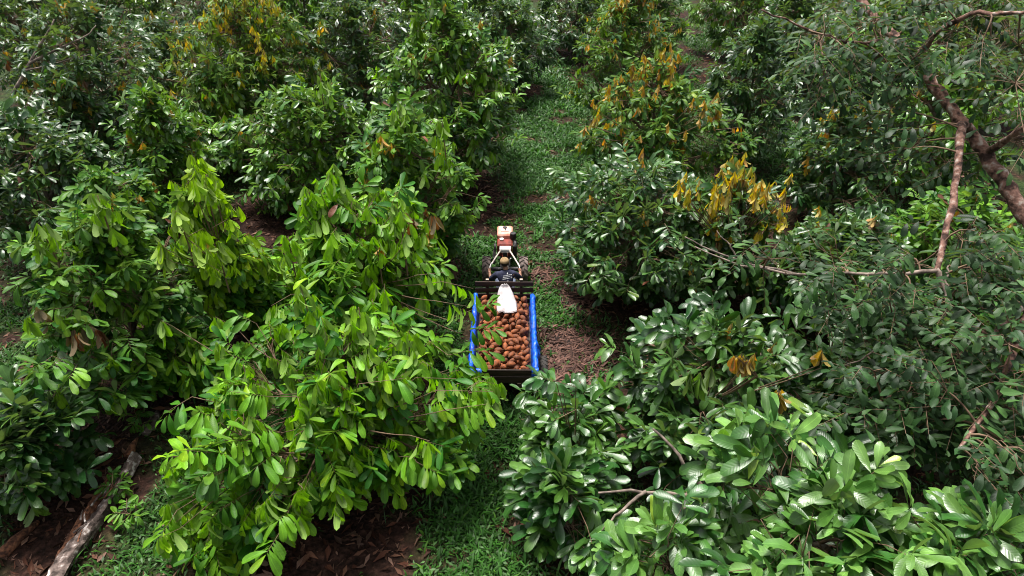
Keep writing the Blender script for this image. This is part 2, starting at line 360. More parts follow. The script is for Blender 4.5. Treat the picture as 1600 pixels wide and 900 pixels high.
for t in TREES:
    p = at_y(t[1], t[2], t[3]); TB.append((p[0], p[1], min(5.6, p[2]), t[4]))
TBA = np.array(TB)

def path_x(y): return np.interp(y, [0, 10, 14, 18, 25, 35, 60], [-0.05, -0.05, 0.1, 0.75, 1.55, 2.3, 4.2])
SPOTS = [(at_z(a, b, 0), r) for a, b, r in ((765, 312, .7), (850, 432, .6), (905, 470, .5), (895, 545, .9), (870, 590, .6), (850, 640, .4), (700, 425, .4),
         (430, 322, 1.6), (390, 345, 1.2), (640, 245, .6), (820, 385, .25), (845, 745, .35), (815, 830, .4), (560, 860, 1.0), (100, 830, .9), (180, 760, .5), (60, 700, 1.2), (1245, 190, .5), (1180, 215, .5), (1090, 740, 1.2), (300, 560, .4), (865, 240, .3), (850, 40, 1.0))]
def green_mask(x, y):
    """0 bare litter .. 1 grass"""
    px = path_x(y); d = np.abs(x-px)
    g = np.clip(1.35 - d*0.42, 0.0, 1.0)
    g = np.maximum(g, 0.8*np.clip((fbm(x*.45+3, y*.45)-.3)*5, 0, 1))
    near = np.full(x.shape, 9.0)
    for (bx, by, H, r) in TB: near = np.minimum(near, np.hypot(x-bx, y-by)/max(r, 1))
    g = g*np.clip((near-.35)*2.2, 0.05, 1)
    g = np.maximum(g, np.clip(1.6-np.hypot((x-9.5)/3.5, (y-24)/4.5), 0, 1))          # pale grass at upper right
    lg = at_z(250, 800, 0); g = np.maximum(g, .9*np.clip(1.5-np.hypot((x-lg[0])/.9, (y-lg[1])/1.6), 0, 1))
    for p, r in SPOTS: g = g*(1-.93*np.exp(-(((x-p[0])**2+(y-p[1])**2)/(r*r))**1.5))
    g = g - 0.95*np.clip((fbm(x*1.1, y*1.1+40)-.56)*6, 0, 1)
    return np.clip(g, 0, 1)
def ground_z(x, y): return (fbm(x*.5+9, y*.5, 3)-.5)*.16*np.clip((np.hypot(x-.0, (y-11.5)*.45)-1.0)/2, 0.0, 1)

# ------------------------------------------------------------------ ground sheet (fine near, one sheet out to the horizon)
gx = np.concatenate([[-900, -300, -100, -50], np.arange(-24, 24.01, .22), [50, 100, 300, 900]])
gy = np.concatenate([[-900, -300, -100, -30, -8], np.arange(-2, 44.01, .22), [60, 100, 300, 1200]])
X, Y = np.meshgrid(gx, gy); Z = ground_z(X, Y); far = (np.abs(X) > 25) | (Y < -2.1) | (Y > 45); Z[far] = 0
V = np.c_[X.ravel(), Y.ravel(), Z.ravel()]; nx = len(gx); ny = len(gy)
I = (np.arange(ny-1)[:, None]*nx + np.arange(nx-1)[None]).ravel()
me = np_mesh('ground', V, quads=np.c_[I, I+1, I+nx+1, I+nx], mats=(M['ground'],))
ga = me.attributes.new('green', 'FLOAT', 'POINT'); gm = green_mask(X.ravel(), Y.ravel()); ga.data.foreach_set('value', (gm*.85).astype(np.float32))
tag(link_mesh('ground', me, None), 'red-brown leaf litter and soil under the orchard', None, None, 'structure')

# ------------------------------------------------------------------ leaves
def leaf_template(rows, bend, fold, wav, wid=0.165, tip=0.9):
    prof_t = np.array([0, .12, .3, .5, .68, .84, .94, 1.0]); prof_w = np.array([.02, .26, .62, .9, 1.0, .93, .66, 0.0])
    ts = {7: [.0, .14, .38, .62, .82, .945, 1.0], 5: [0, .3, .64, .91, 1.0], 4: [0, .4, .84, 1.0], 3: [0, .64, 1.0]}[rows]
    V = []; U = []; idx = []
    for i, t in enumerate(ts):
        a = bend*t; x = (math.sin(a)/bend if abs(bend) > 1e-3 else t); z = -(1-math.cos(a))/bend if abs(bend) > 1e-3 else 0
        w = np.interp(t, prof_t, prof_w)*wid
        if i in (0, len(ts)-1):
            idx.append([len(V)]); V.append((x, 0, z)); U.append((t, .5)); continue
        u = wav*math.sin(i*2.1)*w
        idx.append([len(V), len(V)+1, len(V)+2])
        V += [(x, w, z+fold*w+u), (x, 0, z), (x, -w, z+fold*w-u)]; U += [(t, 0), (t, .5), (t, 1)]
    T = []
    for i in range(len(ts)-1):
        A, B = idx[i], idx[i+1]
        if len(A) == 1: T += [(A[0], B[1], B[0]), (A[0], B[2], B[1])]
        elif len(B) == 1: T += [(A[0], A[1], B[0]), (A[1], A[2], B[0])]
        else: T += [(A[0], A[1], B[1]), (A[0], B[1], B[0]), (A[1], A[2], B[2]), (A[1], B[2], B[1])]
    return np.array(V), np.array(T), np.array(U)
SHAPES = [(.5, .35, .1), (.9, .25, .25), (.2, .5, -.15), (1.25, .3, .2), (.7, .15, .35), (-.25, .4, .15)]
TPL = {r: [leaf_template(r, *s) for s in SHAPES] for r in (7, 5, 4, 3)}
TPL_P = {r: [leaf_template(r, *s, wid=.2) for s in SHAPES] for r in (5, 4, 3)}

def nrm(a): return a/np.maximum(np.linalg.norm(a, axis=-1, keepdims=True), 1e-9)
def leaf_arrays(P, D, Nn, L, col, shape):
    """leaf frames: base P, direction D, normal N (made square to D), length L, colour, template index"""
    D = nrm(D); S = nrm(np.cross(Nn, D)); Nn = np.cross(D, S)
    return dict(P=P, D=D, S=S, N=Nn, L=L, col=col, sh=shape)
def leaf_mesh_arrays(A, rows, tpl=TPL):
    VV = []; TT = []; CC = []; UU = []; off = 0
    for k in range(6):
        m_ = A['sh'] == k; n_ = int(m_.sum())
        if not n_: continue
        tv, tt, tu = tpl[rows][k]
        v = A['P'][m_][:, None] + A['L'][m_][:, None, None]*(tv[None, :, :1]*A['D'][m_][:, None] + tv[None, :, 1:2]*A['S'][m_][:, None] + tv[None, :, 2:]*A['N'][m_][:, None])
        VV.append(v.reshape(-1, 3)); TT.append((tt[None]+(np.arange(n_)*len(tv))[:, None, None]).reshape(-1, 3)+off)
        CC.append(np.repeat(A['col'][m_], len(tv), 0)); UU.append(np.tile(tu, (n_, 1))); off += n_*len(tv)
    return np.concatenate(VV), np.concatenate(TT), np.concatenate(CC), np.concatenate(UU)

STY = { # leaf length, leaves per spray, droop, rosette?, colour young/mature, colour spread, spray density
 'droop':   dict(L=0.36, n=10, droop=.95, ros=.15, a=(0.034, 0.13, 0.006), b=(.12, .28, .01), hang=.55, dens=1.12, tipy=.25),
 'column':  dict(L=0.38, n=10, droop=1.0, ros=.1,  a=(0.045, 0.15, 0.006), b=(0.16, 0.31, 0.01), hang=.7, dens=1.25, tipy=.4),
 'mid':     dict(L=0.33, n=9,  droop=.55, ros=.4,  a=(.03, .105, .011), b=(.1, .225, .014), hang=.25, dens=1.0, tipy=.06),
 'gloss':   dict(L=0.3, n=9,  droop=.3,  ros=.6,  a=(0.02, 0.07, 0.013), b=(.065, .15, .026), hang=.08, dens=1.0, tipy=.02),
 'rosette': dict(L=0.3, n=9,  droop=.2,  ros=.75, a=(0.025, 0.088, 0.014), b=(0.07, 0.165, 0.022), hang=.0, dens=.8, tipy=.0),
 'big':     dict(L=.35, n=9,  droop=.25, ros=.75, a=(0.035, 0.11, 0.016), b=(.115, .24, .045), hang=.0, dens=.72, tipy=.03),
 'dark':    dict(L=0.31, n=9,  droop=.5,  ros=.5,  a=(0.017, 0.06, 0.012), b=(0.045, 0.115, 0.018), hang=.1, dens=1.0, tipy=.03),
 'yellow':  dict(L=0.32, n=9,  droop=.6,  ros=.4,  a=(0.026, 0.085, 0.008), b=(0.095, 0.18, 0.012), hang=.25, dens=1.0, tipy=.1),
 'gyellow': dict(L=0.33, n=9,  droop=.45, ros=.5,  a=(0.022, 0.078, 0.012), b=(0.065, 0.145, 0.02), hang=.1, dens=1.1, tipy=.2),
 'orange':  dict(L=0.31, n=9,  droop=.55, ros=.45, a=(0.024, 0.084, 0.01), b=(0.08, 0.17, 0.014), hang=.2, dens=1.0, tipy=.1),
}
FLUSH = {'default': [(.65, .22, .03), (.6, .36, .02), (.7, .32, .04)], 'gyellow': [(.78, .52, .012), (.7, .46, .012), (.72, .3, .02)],
         'yellow': [(.62, .46, .02), (.55, .4, .02), (.6, .27, .02)], 'gloss': [(.75, .27, .02), (.75, .4, .02), (.6, .2, .04)]}

def sprays_to_leaves(rg, Bp, Dp, Tl, S, kind, sty_name, scale=1.0):
    """Bp spray bases, Dp twig directions, Tl twig lengths; kind 0 normal, 1 hanging soft green, 2 flush, 3 dead"""
    n = S['n']; m_ = len(Bp); out = []
    Dp = nrm(Dp); upv = np.array([0, 0, 1.0])
    side = nrm(np.cross(Dp, upv) + 1e-4); nn = np.cross(side, Dp)
    ros = rg.random(m_) < S['ros']
    mixk = np.clip(rg.normal(.36, .42, m_), -.15, 1.25)[:, None]
    base_col = np.array(S['a'])*(1-mixk) + np.array(S['b'])*mixk
    fl = FLUSH.get(sty_name, FLUSH['default'])
    for j in range(n):
        u = (j+.6)/n
        keep = rg.random(m_) < np.where(kind == 2, .75, .92)
        t = np.where(ros, .62+.38*u, .25+.75*u)
        # arching twig
        P = Bp + Dp*(t*Tl)[:, None] - upv*(.18*t*t*Tl*np.where(ros, .3, 1))[:, None]
        sgn = 1 if j % 2 else -1
        ang = np.where(ros, 2.4*j + rg.normal(0, .35, m_), 0)
        # distichous: to the side, angled forward; rosette: all round the tip
        fwd = np.where(ros, .25+.75*u, .35+.5*u + (.9 if j == n-1 else 0))
        rad = np.where(ros[:, None], side*np.cos(ang)[:, None] + nn*np.sin(ang)[:, None]*.75, side*sgn)
        D = Dp*fwd[:, None] + rad*1.0 + rg.normal(0, .16, (m_, 3))
        dr = S['droop']*rg.uniform(.4, 1.1, m_)*np.where(ros, .55, .8)
        dr = np.where(kind == 1, rg.uniform(2.0, 4.5, m_), dr); dr = np.where(kind >= 2, rg.uniform(2.0, 5.0, m_), dr)
        D = nrm(D) - upv*dr[:, None]
        hang = (kind >= 1)[:, None]
        Nn = np.where(hang, rad*.8*sgn*0 + nn*.3 + rg.normal(0, .6, (m_, 3)) + Dp*.6, nn*.9 + upv*.45 + rg.normal(0, .22, (m_, 3)))
        L = S['L']*scale*rg.uniform(.72, 1.18, m_)*np.where(ros, .75+.35*math.sin(math.pi*min(1, u*1.1)), 1-.25*abs(u-.5))
        L = np.where(kind == 2, L*.74, L)
        c = base_col*rg.uniform(.7, 1.3, (m_, 1))
        yel = (rg.random(m_) < S['tipy']*u)[:, None]
        c = np.where(yel, c*np.array([1.75, 1.28, .8]), c)
        c = np.where((kind == 1)[:, None], np.array(S['b'])*np.array([1.5, 1.3, .9])*rg.uniform(.8, 1.25, (m_, 1)), c)
        fc = np.array(fl)[rg.integers(0, len(fl), m_)]*rg.uniform(.65, 1.15, (m_, 1))
        gmix = rg.uniform(.0, .65, (m_, 1)); fc = fc*(1-gmix) + np.array([.2, .26, .02])*gmix
        c = np.where((kind == 2)[:, None], fc, c)
        dead = (kind == 3) | (rg.random(m_) < .002)
        c = np.where(dead[:, None], np.array([.17, .06, .03])*rg.uniform(.5, 1.4, (m_, 1)), c)
        sh = rg.integers(0, 6, m_)
        out.append([x[keep] for x in (P, D, Nn, L, c, sh)])
    cat = [np.concatenate([o[i] for o in out]) for i in range(6)]
    return leaf_arrays(*cat)

def kmeans(P, k, rg, it=5):
    c = P[rg.choice(len(P), k, replace=False)]
    for _ in range(it):
        a = np.argmin(((P[:, None]-c[None])**2).sum(-1), 1)
        for i in range(k):
            if (a == i).any(): c[i] = P[a == i].mean(0)
    return c, a

def twig_tubes(paths, rads, seg=3):
    """paths (N,K,3), rads (N,K) -> verts, quads"""
    N, K, _ = paths.shape
    T = nrm(paths[:, -1]-paths[:, 0]); ref = np.where(np.abs(T[:, 2:]) < .9, np.array([[0, 0, 1.0]]), np.array([[1.0, 0, 0]]))
    A = nrm(np.cross(T, ref)); B = np.cross(T, A)
    w = 2*np.pi*np.arange(seg)/seg
    ring = A[:, None]*np.cos(w)[None, :, None] + B[:, None]*np.sin(w)[None, :, None]
    V = paths[:, :, None] + ring[:, None]*rads[:, :, None, None]
    idx = np.arange(N*K*seg).reshape(N, K, seg)
    a = idx[:, :-1]; b = idx[:, 1:]
    Q = np.stack([a, np.roll(a, -1, 2), np.roll(b, -1, 2), b], -1).reshape(-1, 4)
    return V.reshape(-1, 3), Q
def bez(p0, p1, p2, K):
    t = np.linspace(0, 1, K)[None, :, None]
    return p0[:, None]*(1-t)**2 + 2*p1[:, None]*t*(1-t) + p2[:, None]*t*t

ALL = []      # (root, leaf arrays, rows, template set)
def crown_sample(rg, n, H, r, z0, style):
    """spray tips in the crown volume; height profile with lobes and shoots"""
    ph = rg.uniform(0, 6.28, 6); out = []; wt = rg.uniform(.18, .42); ex = rg.uniform(1.3, 2.3); el = rg.uniform(.85, 1.15)
    while len(out) < n:
        az = rg.uniform(-np.pi, np.pi); t = rg.random()
        prof = (min(1, .55+t/wt*.45) if t < wt else max(0, (1-((t-wt)/(1-wt))**ex))**.62) if style != 'column' else (1-t)**.45*(.7+.3*math.sin(t*9+ph[0]))
        if rg.random() > prof*.9+.15: continue
        lob = 1 + .22*math.sin(2*az+ph[0]+t*2) + .19*math.sin(3*az+ph[1]-t*4) + .12*math.sin(5*az+ph[2]+t*7)
        # fewer sprays on the side turned away from the path view
        if math.sin(az) > .25 and t < .6 and rg.random() < .45: continue
        f = rg.random()**.42
        R = r*prof*lob
        out.append((R*f*math.cos(az)*el, R*f*math.sin(az)/el, z0 + (H-z0)*t*(1-.12*(1-f)), f))
    return np.array(out)

def make_tree(spec, seed):
    lod, px, py, yy, r, style, flush, label, group = spec
    rg = np.random.default_rng(seed); S = dict(STY[style])
    if yy < 10 and style in ('gloss', 'rosette'): S['L'] *= 1.22; S['dens'] *= .82
    top = at_y(px, py, yy); H = min(5.6, top[2]); bx, by = top[0], top[1]
    bz = float(ground_z(np.array([bx]), np.array([by]))[0]) - .03
    root = empty('cupuacu_tree', (bx, by, bz), label, 'tree', group)
    r = r*(1.08 if lod == 'f' else 1.0)
    z0 = H*(.12 if style in ('gloss', 'dark', 'mid') else .17) if style not in ('big',) else H*.45
    area = 2*math.pi*r*(H-z0)*.8 + math.pi*r*r
    n = int(area*S['dens']*(11.5 if lod == 'n' else 10.0))
    smp = crown_sample(rg, n, H, r, z0, style); tip = smp[:, :3]; f = smp[:, 3]
    nc = max(8, n//13); cc = tip[rg.choice(n, nc, replace=False)]                     # boughs: sprays gather in clumps with gaps between
    ai = ((tip[:, None]-cc[None])**2).sum(-1).argmin(1); tip = tip + (cc[ai]-tip)*(.38*np.clip(f, .3, 1))[:, None]
    tip = tip*(1+np.where(rg.random(n) < .09, rg.uniform(.08, .3, n), 0)[:, None]*np.array([1, 1, .35]))   # stray shoots
    # extra leader shoots on top
    ns = 0 if style in ('rosette', 'big') else int(2+r*(1.2 if style == 'gloss' else 3))
    sh_p = []
    for _ in range(ns):
        az = rg.uniform(0, 6.28); rr = r*rg.uniform(0, .8); h0 = z0+(H-z0)*(1-(rr/r)**1.9*.9)**.62 - .65; hh = rg.uniform(.6, 1.25)
        for k in range(7): sh_p.append((rr*math.cos(az)+rg.normal(0, .07), rr*math.sin(az)+rg.normal(0, .07), h0+hh*k/7))
    shoots = np.array(sh_p) if sh_p else np.zeros((0, 3))
    tips = np.concatenate([tip, shoots]); m_ = len(tips)
    outw = nrm(np.c_[tips[:, :2], np.zeros(m_)] + rg.normal(0, .12*r, (m_, 3))*np.array([1, 1, 0]))
    hfrac = (tips[:, 2]-z0)/(H-z0)
    Dp = outw*(1-.35*hfrac[:, None]) + np.array([0, 0, 1.0])*(rg.normal(.12, .3, m_) + .75*hfrac**2)[:, None]
    Dp[len(tip):] += np.array([0, 0, .6])
    Tl = rg.uniform(.3, .55, m_)*(1.15 if style == 'big' else 1)
    base = tips - nrm(Dp)*Tl[:, None]
    kind = np.zeros(m_, int)
    kind[rg.random(m_) < S['hang']*(.4+.8*hfrac)] = 1
    outer = np.concatenate([f, np.ones(len(shoots))]) > .72
    kind[(rg.random(m_) < flush*np.clip(hfrac*1.35-.2, 0, 1)**1.3) & outer] = 2
    kind[len(tip):][rg.random(len(shoots)) < min(.8, flush*2.2)] = 2
    kind[rg.random(m_) < .003] = 3
    if style in ('gloss', 'rosette', 'big'):
        pass
    A = sprays_to_leaves(rg, base, Dp, Tl, S, kind, style)
    A['P'] = A['P'] + np.array([bx, by, bz])
    # branches: trunk -> limb -> bough -> twig
    k1 = max(4, int(3+r*2.2)); c1, a1 = kmeans(base.copy(), k1, rg)
    lean = np.array([rg.normal(0, .12), rg.normal(0, .12), 0])*H*.4
    def trunk_at(z): s = np.clip(z/H, 0, 1); return np.stack([lean[0]*s**2, lean[1]*s**2, z], -1)
    mb = MB(); zt = H*.72; tr0 = .035+.028*r
    tp = [trunk_at(np.array(z)) for z in np.linspace(0, zt, 7)]
    mb.tube([p + np.array([bx, by, bz]) + rg.normal(0, .015, 3)*[1, 1, 0] for p in tp], [tr0*(1.35 if i == 0 else 1-.75*i/6) for i in range(7)], 8)
    limbs = []
    boughs0 = []; boughs2 = []; tw0 = []; tw2 = []
    for i in range(k1):
        c = c1[i]; z_at = np.clip(c[2]-np.hypot(c[0], c[1])*.75, H*.12, zt*.97); s = trunk_at(np.array(z_at)); e = s + (c-s)*.8
        mid = (s+e)/2 + np.array([0, 0, .12*r]) + rg.normal(0, .06, 3)
        pts = bez(s[None], mid[None], e[None], 6)[0]
        mb.tube(pts + np.array([bx, by, bz]), [tr0*.55*(1-.6*q/5) for q in range(6)], 6)
        idx = np.where(a1 == i)[0]
        if len(idx) < 3: continue
        k2 = max(2, len(idx)//9); c2, a2 = kmeans(base[idx].copy(), k2, rg, 4)
        for q in range(k2):
            fr = rg.uniform(.35, 1); s2 = pts[int(fr*5)]; e2 = s2 + (c2[q]-s2)*.85
            boughs0.append(s2); boughs2.append(e2)
            for w in idx[a2 == q]: tw0.append(s2 + (e2-s2)*rg.uniform(.55, 1)); tw2.append(w)
    mb.build('trunk', M['bark'], root, smooth=True)
    b0 = np.array(boughs0); b2 = np.array(boughs2); bm = (b0+b2)/2 + rg.normal(0, .06, b0.shape) + np.array([0, 0, .05])
    V1, Q1 = twig_tubes(bez(b0, bm, b2, 4), np.tile(np.array([.022, .017, .013, .009])*(.6+.25*r), (len(b0), 1)), 4)
    w = np.array(tw2); t0 = np.array(tw0); e = base[w]; tt = e + nrm(Dp[w])*Tl[w][:, None]*.9 - np.array([0, 0, 1])*(.14*Tl[w])[:, None]
    pth = np.stack([t0, (t0+e)/2 + rg.normal(0, .03, e.shape), e, tt], 1)
    V2, Q2 = twig_tubes(pth, np.tile([.010, .008, .006, .003], (len(w), 1)), 3)
    me = np_mesh('twigs', np.concatenate([V1, V2]), quads=np.concatenate([Q1, Q2+len(V1)]), mats=(M['twig'],))
    tag(link_mesh('twigs', me, None, root), kind='stuff')
    rows = 5 if yy < 12.5 else (4 if yy < 20 else 3)
    root['gl'] = style in GLOSSY and not (style == 'mid' and yy < 15)
    ALL.append((root, A, rows, TPL, 'crown'))
    return root
for i, spec in enumerate(TREES): make_tree(spec, 100+i*7)

# ------------------------------------------------------------------ the leaning tree with small leaflets at the right edge
def leaning_tree():
    rg = np.random.default_rng(77)
    base = np.array([9.2, 4.6, -.05])
    root = empty('leaning_tree', base, 'leaning brown-trunked tree with small dull leaflets at the right edge', 'tree')
    ctrl = [base, np.array([8.5, 5.6, 2.4]), at_depth(1640, 395, 9.2), at_depth(1540, 240, 9.9), at_depth(1430, 95, 10.7), at_depth(1345, 0, 11.3), at_depth(1280, -70, 11.9)]
    rad = [.15, .13, .11, .092, .075, .065, .045]
    t = np.linspace(0, 6, 90); pts = np.stack([np.interp(t, range(7), [c[k] for c in ctrl]) for k in range(3)], 1)
    for _ in range(4): pts[1:-1] = (pts[:-2]+2*pts[1:-1]+pts[2:])/4
    pts[1:-1] += rg.normal(0, .012, pts[1:-1].shape)
    MB().tube(pts, list(np.interp(t, range(7), rad)*(1+.07*rg.normal(0, 1, 90))), 14).build('trunk', M['redbark'], root, smooth=True)
    def branch(pl, r0, r1, mat='redbark', lab=None, n=14):
        P = np.array([at_depth(*q) for q in pl]); tt = np.linspace(0, len(P)-1, n); q = np.stack([np.interp(tt, range(len(P)), P[:, k]) for k in range(3)], 1)
        for _ in range(2): q[1:-1] = (q[:-2]+2*q[1:-1]+q[2:])/4
        q[1:-1] += rg.normal(0, .012, q[1:-1].shape)
        o = MB().tube(q, list(np.linspace(r0, r1, n)*(1+.1*rg.normal(0, 1, n))), 7).build('branch', M[mat], root, smooth=True)
        if lab: o['label'] = lab
        return q
    B = [branch([(1515, 205, 10.0), (1500, 185, 9.6), (1503, 240, 9.2), (1490, 320, 8.8), (1470, 395, 8.5), (1463, 425, 8.4)], .055, .04, 'redbark', 'thick reddish branch hanging straight down'),
         branch([(1463, 420, 8.4), (1476, 455, 8.4), (1482, 478, 8.3), (1478, 500, 8.3)], .03, .018, 'palebark'),
         branch([(1487, 470, 8.3), (1478, 440, 8.4), (1482, 415, 8.4)], .018, .01, 'palebark'),
         branch([(1463, 423, 8.4), (1400, 428, 8.5), (1320, 426, 8.8), (1240, 430, 9.1), (1140, 412, 9.4), (1085, 385, 9.6)], .026, .009, 'palebark', 'long thin branch running level to the left'),
         branch([(1478, 490, 8.3), (1430, 505, 8.3), (1385, 530, 8.3), (1365, 555, 8.3), (1310, 575, 8.4)], .02, .008, 'palebark'),
         branch([(1640, 560, 7.6), (1560, 530, 7.9), (1520, 515, 8.1), (1485, 490, 8.3)], .02, .01, 'redbark'),
         branch([(1540, 240, 9.9), (1600, 200, 9.0), (1680, 120, 8.4)], .05, .03),
         branch([(1430, 95, 10.7), (1470, 40, 10.0), (1540, 15, 9.4), (1640, 25, 9.0)], .045, .02),
         branch([(1400, 60, 11.0), (1330, 70, 10.2), (1270, 50, 9.9), (1190, 15, 9.8)], .03, .012),
         branch([(1640, 395, 9.2), (1600, 500, 8.2), (1560, 620, 7.3), (1500, 700, 6.9)], .06, .02),
         branch([(1600, 480, 8.3), (1500, 560, 7.9), (1420, 610, 7.8), (1340, 640, 7.9)], .03, .01)]
    scaf = np.concatenate([pts[36::2]]+B)
    # clouds of pinnate sprays: px, py, half width, half height, depth range, count
    regs = [(1450, 60, 190, 85, 9.3, 11.0, 210), (1330, 100, 120, 60, 9.6, 10.6, 90), (1540, 160, 110, 120, 8.6, 10.2, 170), (1420, 230, 90, 60, 9.6, 10.4, 50),
            (1560, 340, 90, 110, 8.0, 9.4, 130), (1490, 470, 130, 90, 7.8, 8.9, 150), (1380, 450, 120, 60, 8.3, 9.3, 90), (1540, 600, 110, 90, 7.0, 8.1, 150), (1420, 620, 110, 70, 7.5, 8.3, 90), (1250, 400, 90, 45, 8.9, 9.5, 30), (1570, 720, 70, 50, 6.6, 7.2, 50)]
    P = []
    for (a, b, w, h, d0, d1, n) in regs:
        for _ in range(int(n*.8)):
            an = rg.uniform(0, 6.28); q = math.sqrt(rg.random()); P.append(at_depth(a+w*q*math.cos(an), b+h*q*math.sin(an), rg.uniform(d0, d1)))
    P = np.array(P); tx, ty, td = project(pts[27:]); qx, qy, qd = project(P)
    d2 = (qx[:, None]-tx[None])**2 + (qy[:, None]+8-ty[None])**2; k_ = d2.argmin(1); keep = ~((d2.min(1) < 52**2) & (qd < td[k_]+.1) & (ty[k_] > 120))
    bx, by, bd = project(B[0]); d3 = (qx[:, None]-bx[None])**2 + (qy[:, None]-by[None])**2; keep &= ~((d3.min(1) < 36**2) & (qd < bd[d3.argmin(1)]+.05))
    P = P[keep]; m_ = len(P)
    near = scaf[np.argmin(((P[:, None]-scaf[None])**2).sum(-1), 1)]
    Dp = nrm(nrm(P-near)*np.array([1, 1, .3]) + rg.normal(0, .35, (m_, 3))*np.array([1, 1, .35]) + np.array([-.25, -.15, 0])); Tl = rg.uniform(.35, .6, m_)
    side = nrm(np.cross(Dp, np.array([0, 0, 1.0]))); out = []
    bc = np.array([.018, .06, .014])*(1-rg.random((m_, 1))*.5) + np.array([.045, .085, .02])*rg.random((m_, 1))**2*.8
    n = 9
    for j in range(n):
        u = (j+.5)/n; sgn = 1 if j % 2 else -1
        pos = P + Dp*(u*Tl)[:, None] - np.array([0, 0, 1.0])*(.22*u*u*Tl)[:, None]
        D = side*sgn + Dp*(.35+.5*(j == n-1)*4) + rg.normal(0, .1, (m_, 3)) - np.array([0, 0, .25])
        N = np.array([0, 0, 1.0]) + rg.normal(0, .2, (m_, 3))
        out.append([pos, D, N, rg.uniform(.11, .25, m_)*(1-.35*abs(u-.45)), bc*rg.uniform(.5, 1.35, (m_, 1)), rg.integers(0, 6, m_)])
    A = leaf_arrays(*[np.concatenate([o[i] for o in out]) for i in range(6)])
    bo = MB
    # thin stalks that carry the sprays
    pick = rg.permutation(m_); c, a = kmeans(P.copy(), 90, rg, 4)
    cn = scaf[np.argmin(((c[:, None]-scaf[None])**2).sum(-1), 1)]
    V1, Q1 = twig_tubes(bez(cn, (c+cn)/2+np.array([0, 0, .08])+rg.normal(0, .06, c.shape), c, 5), np.tile([.016, .013, .011, .009, .007], (len(c), 1)), 4)
    st = np.stack([c[a], (c[a]+P)/2+rg.normal(0, .02, P.shape), P, P+Dp*(Tl*.95)[:, None]-np.array([0, 0, 1.0])*(.2*Tl)[:, None]], 1)
    V2, Q2 = twig_tubes(st, np.tile([.007, .006, .005, .003], (m_, 1)), 3)
    me = np_mesh('twigs', np.concatenate([V1, V2])-base, quads=np.concatenate([Q1, Q2+len(V1)]), mats=(M['twig'],))
    tag(link_mesh('twigs', me, None, root), kind='stuff')
    ALL.append((root, A, 4, TPL_P, 'crown'))
leaning_tree()

# ------------------------------------------------------------------ extra shoots at places where the photo shows them
def extra(ti, sprays, style, seed):
    """sprays: (px, py, depth, px2, py2, kind) base and tip pixel at one depth; joined to the tree's nearest leaf"""
    root, A, rows, tp, nm = ALL[ti]; rg = np.random.default_rng(seed); S = dict(STY[style])
    b = np.array([at_depth(s[0], s[1], s[2]) for s in sprays]); e = np.array([at_depth(s[3], s[4], s[2]-.12) for s in sprays])
    B = sprays_to_leaves(rg, b, e-b, np.linalg.norm(e-b, axis=1), S, np.array([s[5] for s in sprays]), style)
    o = np.array(root.location); stem0 = o + np.array([0, 0, TB[ti][2]*.55]) if ti < len(TB) else o
    st = stem0 + (b-stem0)*.45 - np.array([0, 0, .3]); pth = np.concatenate([bez(st, (st+b)/2+np.array([0, 0, -.05]), b, 6), ((b+e)/2)[:, None], (e-(e-b)*.1)[:, None]], 1)
    for i in range(len(b)):
        V, Q = twig_tubes(pth[i:i+1], np.linspace(.012, .003, 8)[None], 5); link_mesh('shoot', np_mesh('shoot', V-o, quads=Q, mats=(M['twig'],)), None, root)
    ALL[ti] = (root, {k: np.concatenate([A[k], B[k]]) for k in A}, rows, tp, nm)
EXTRA = True
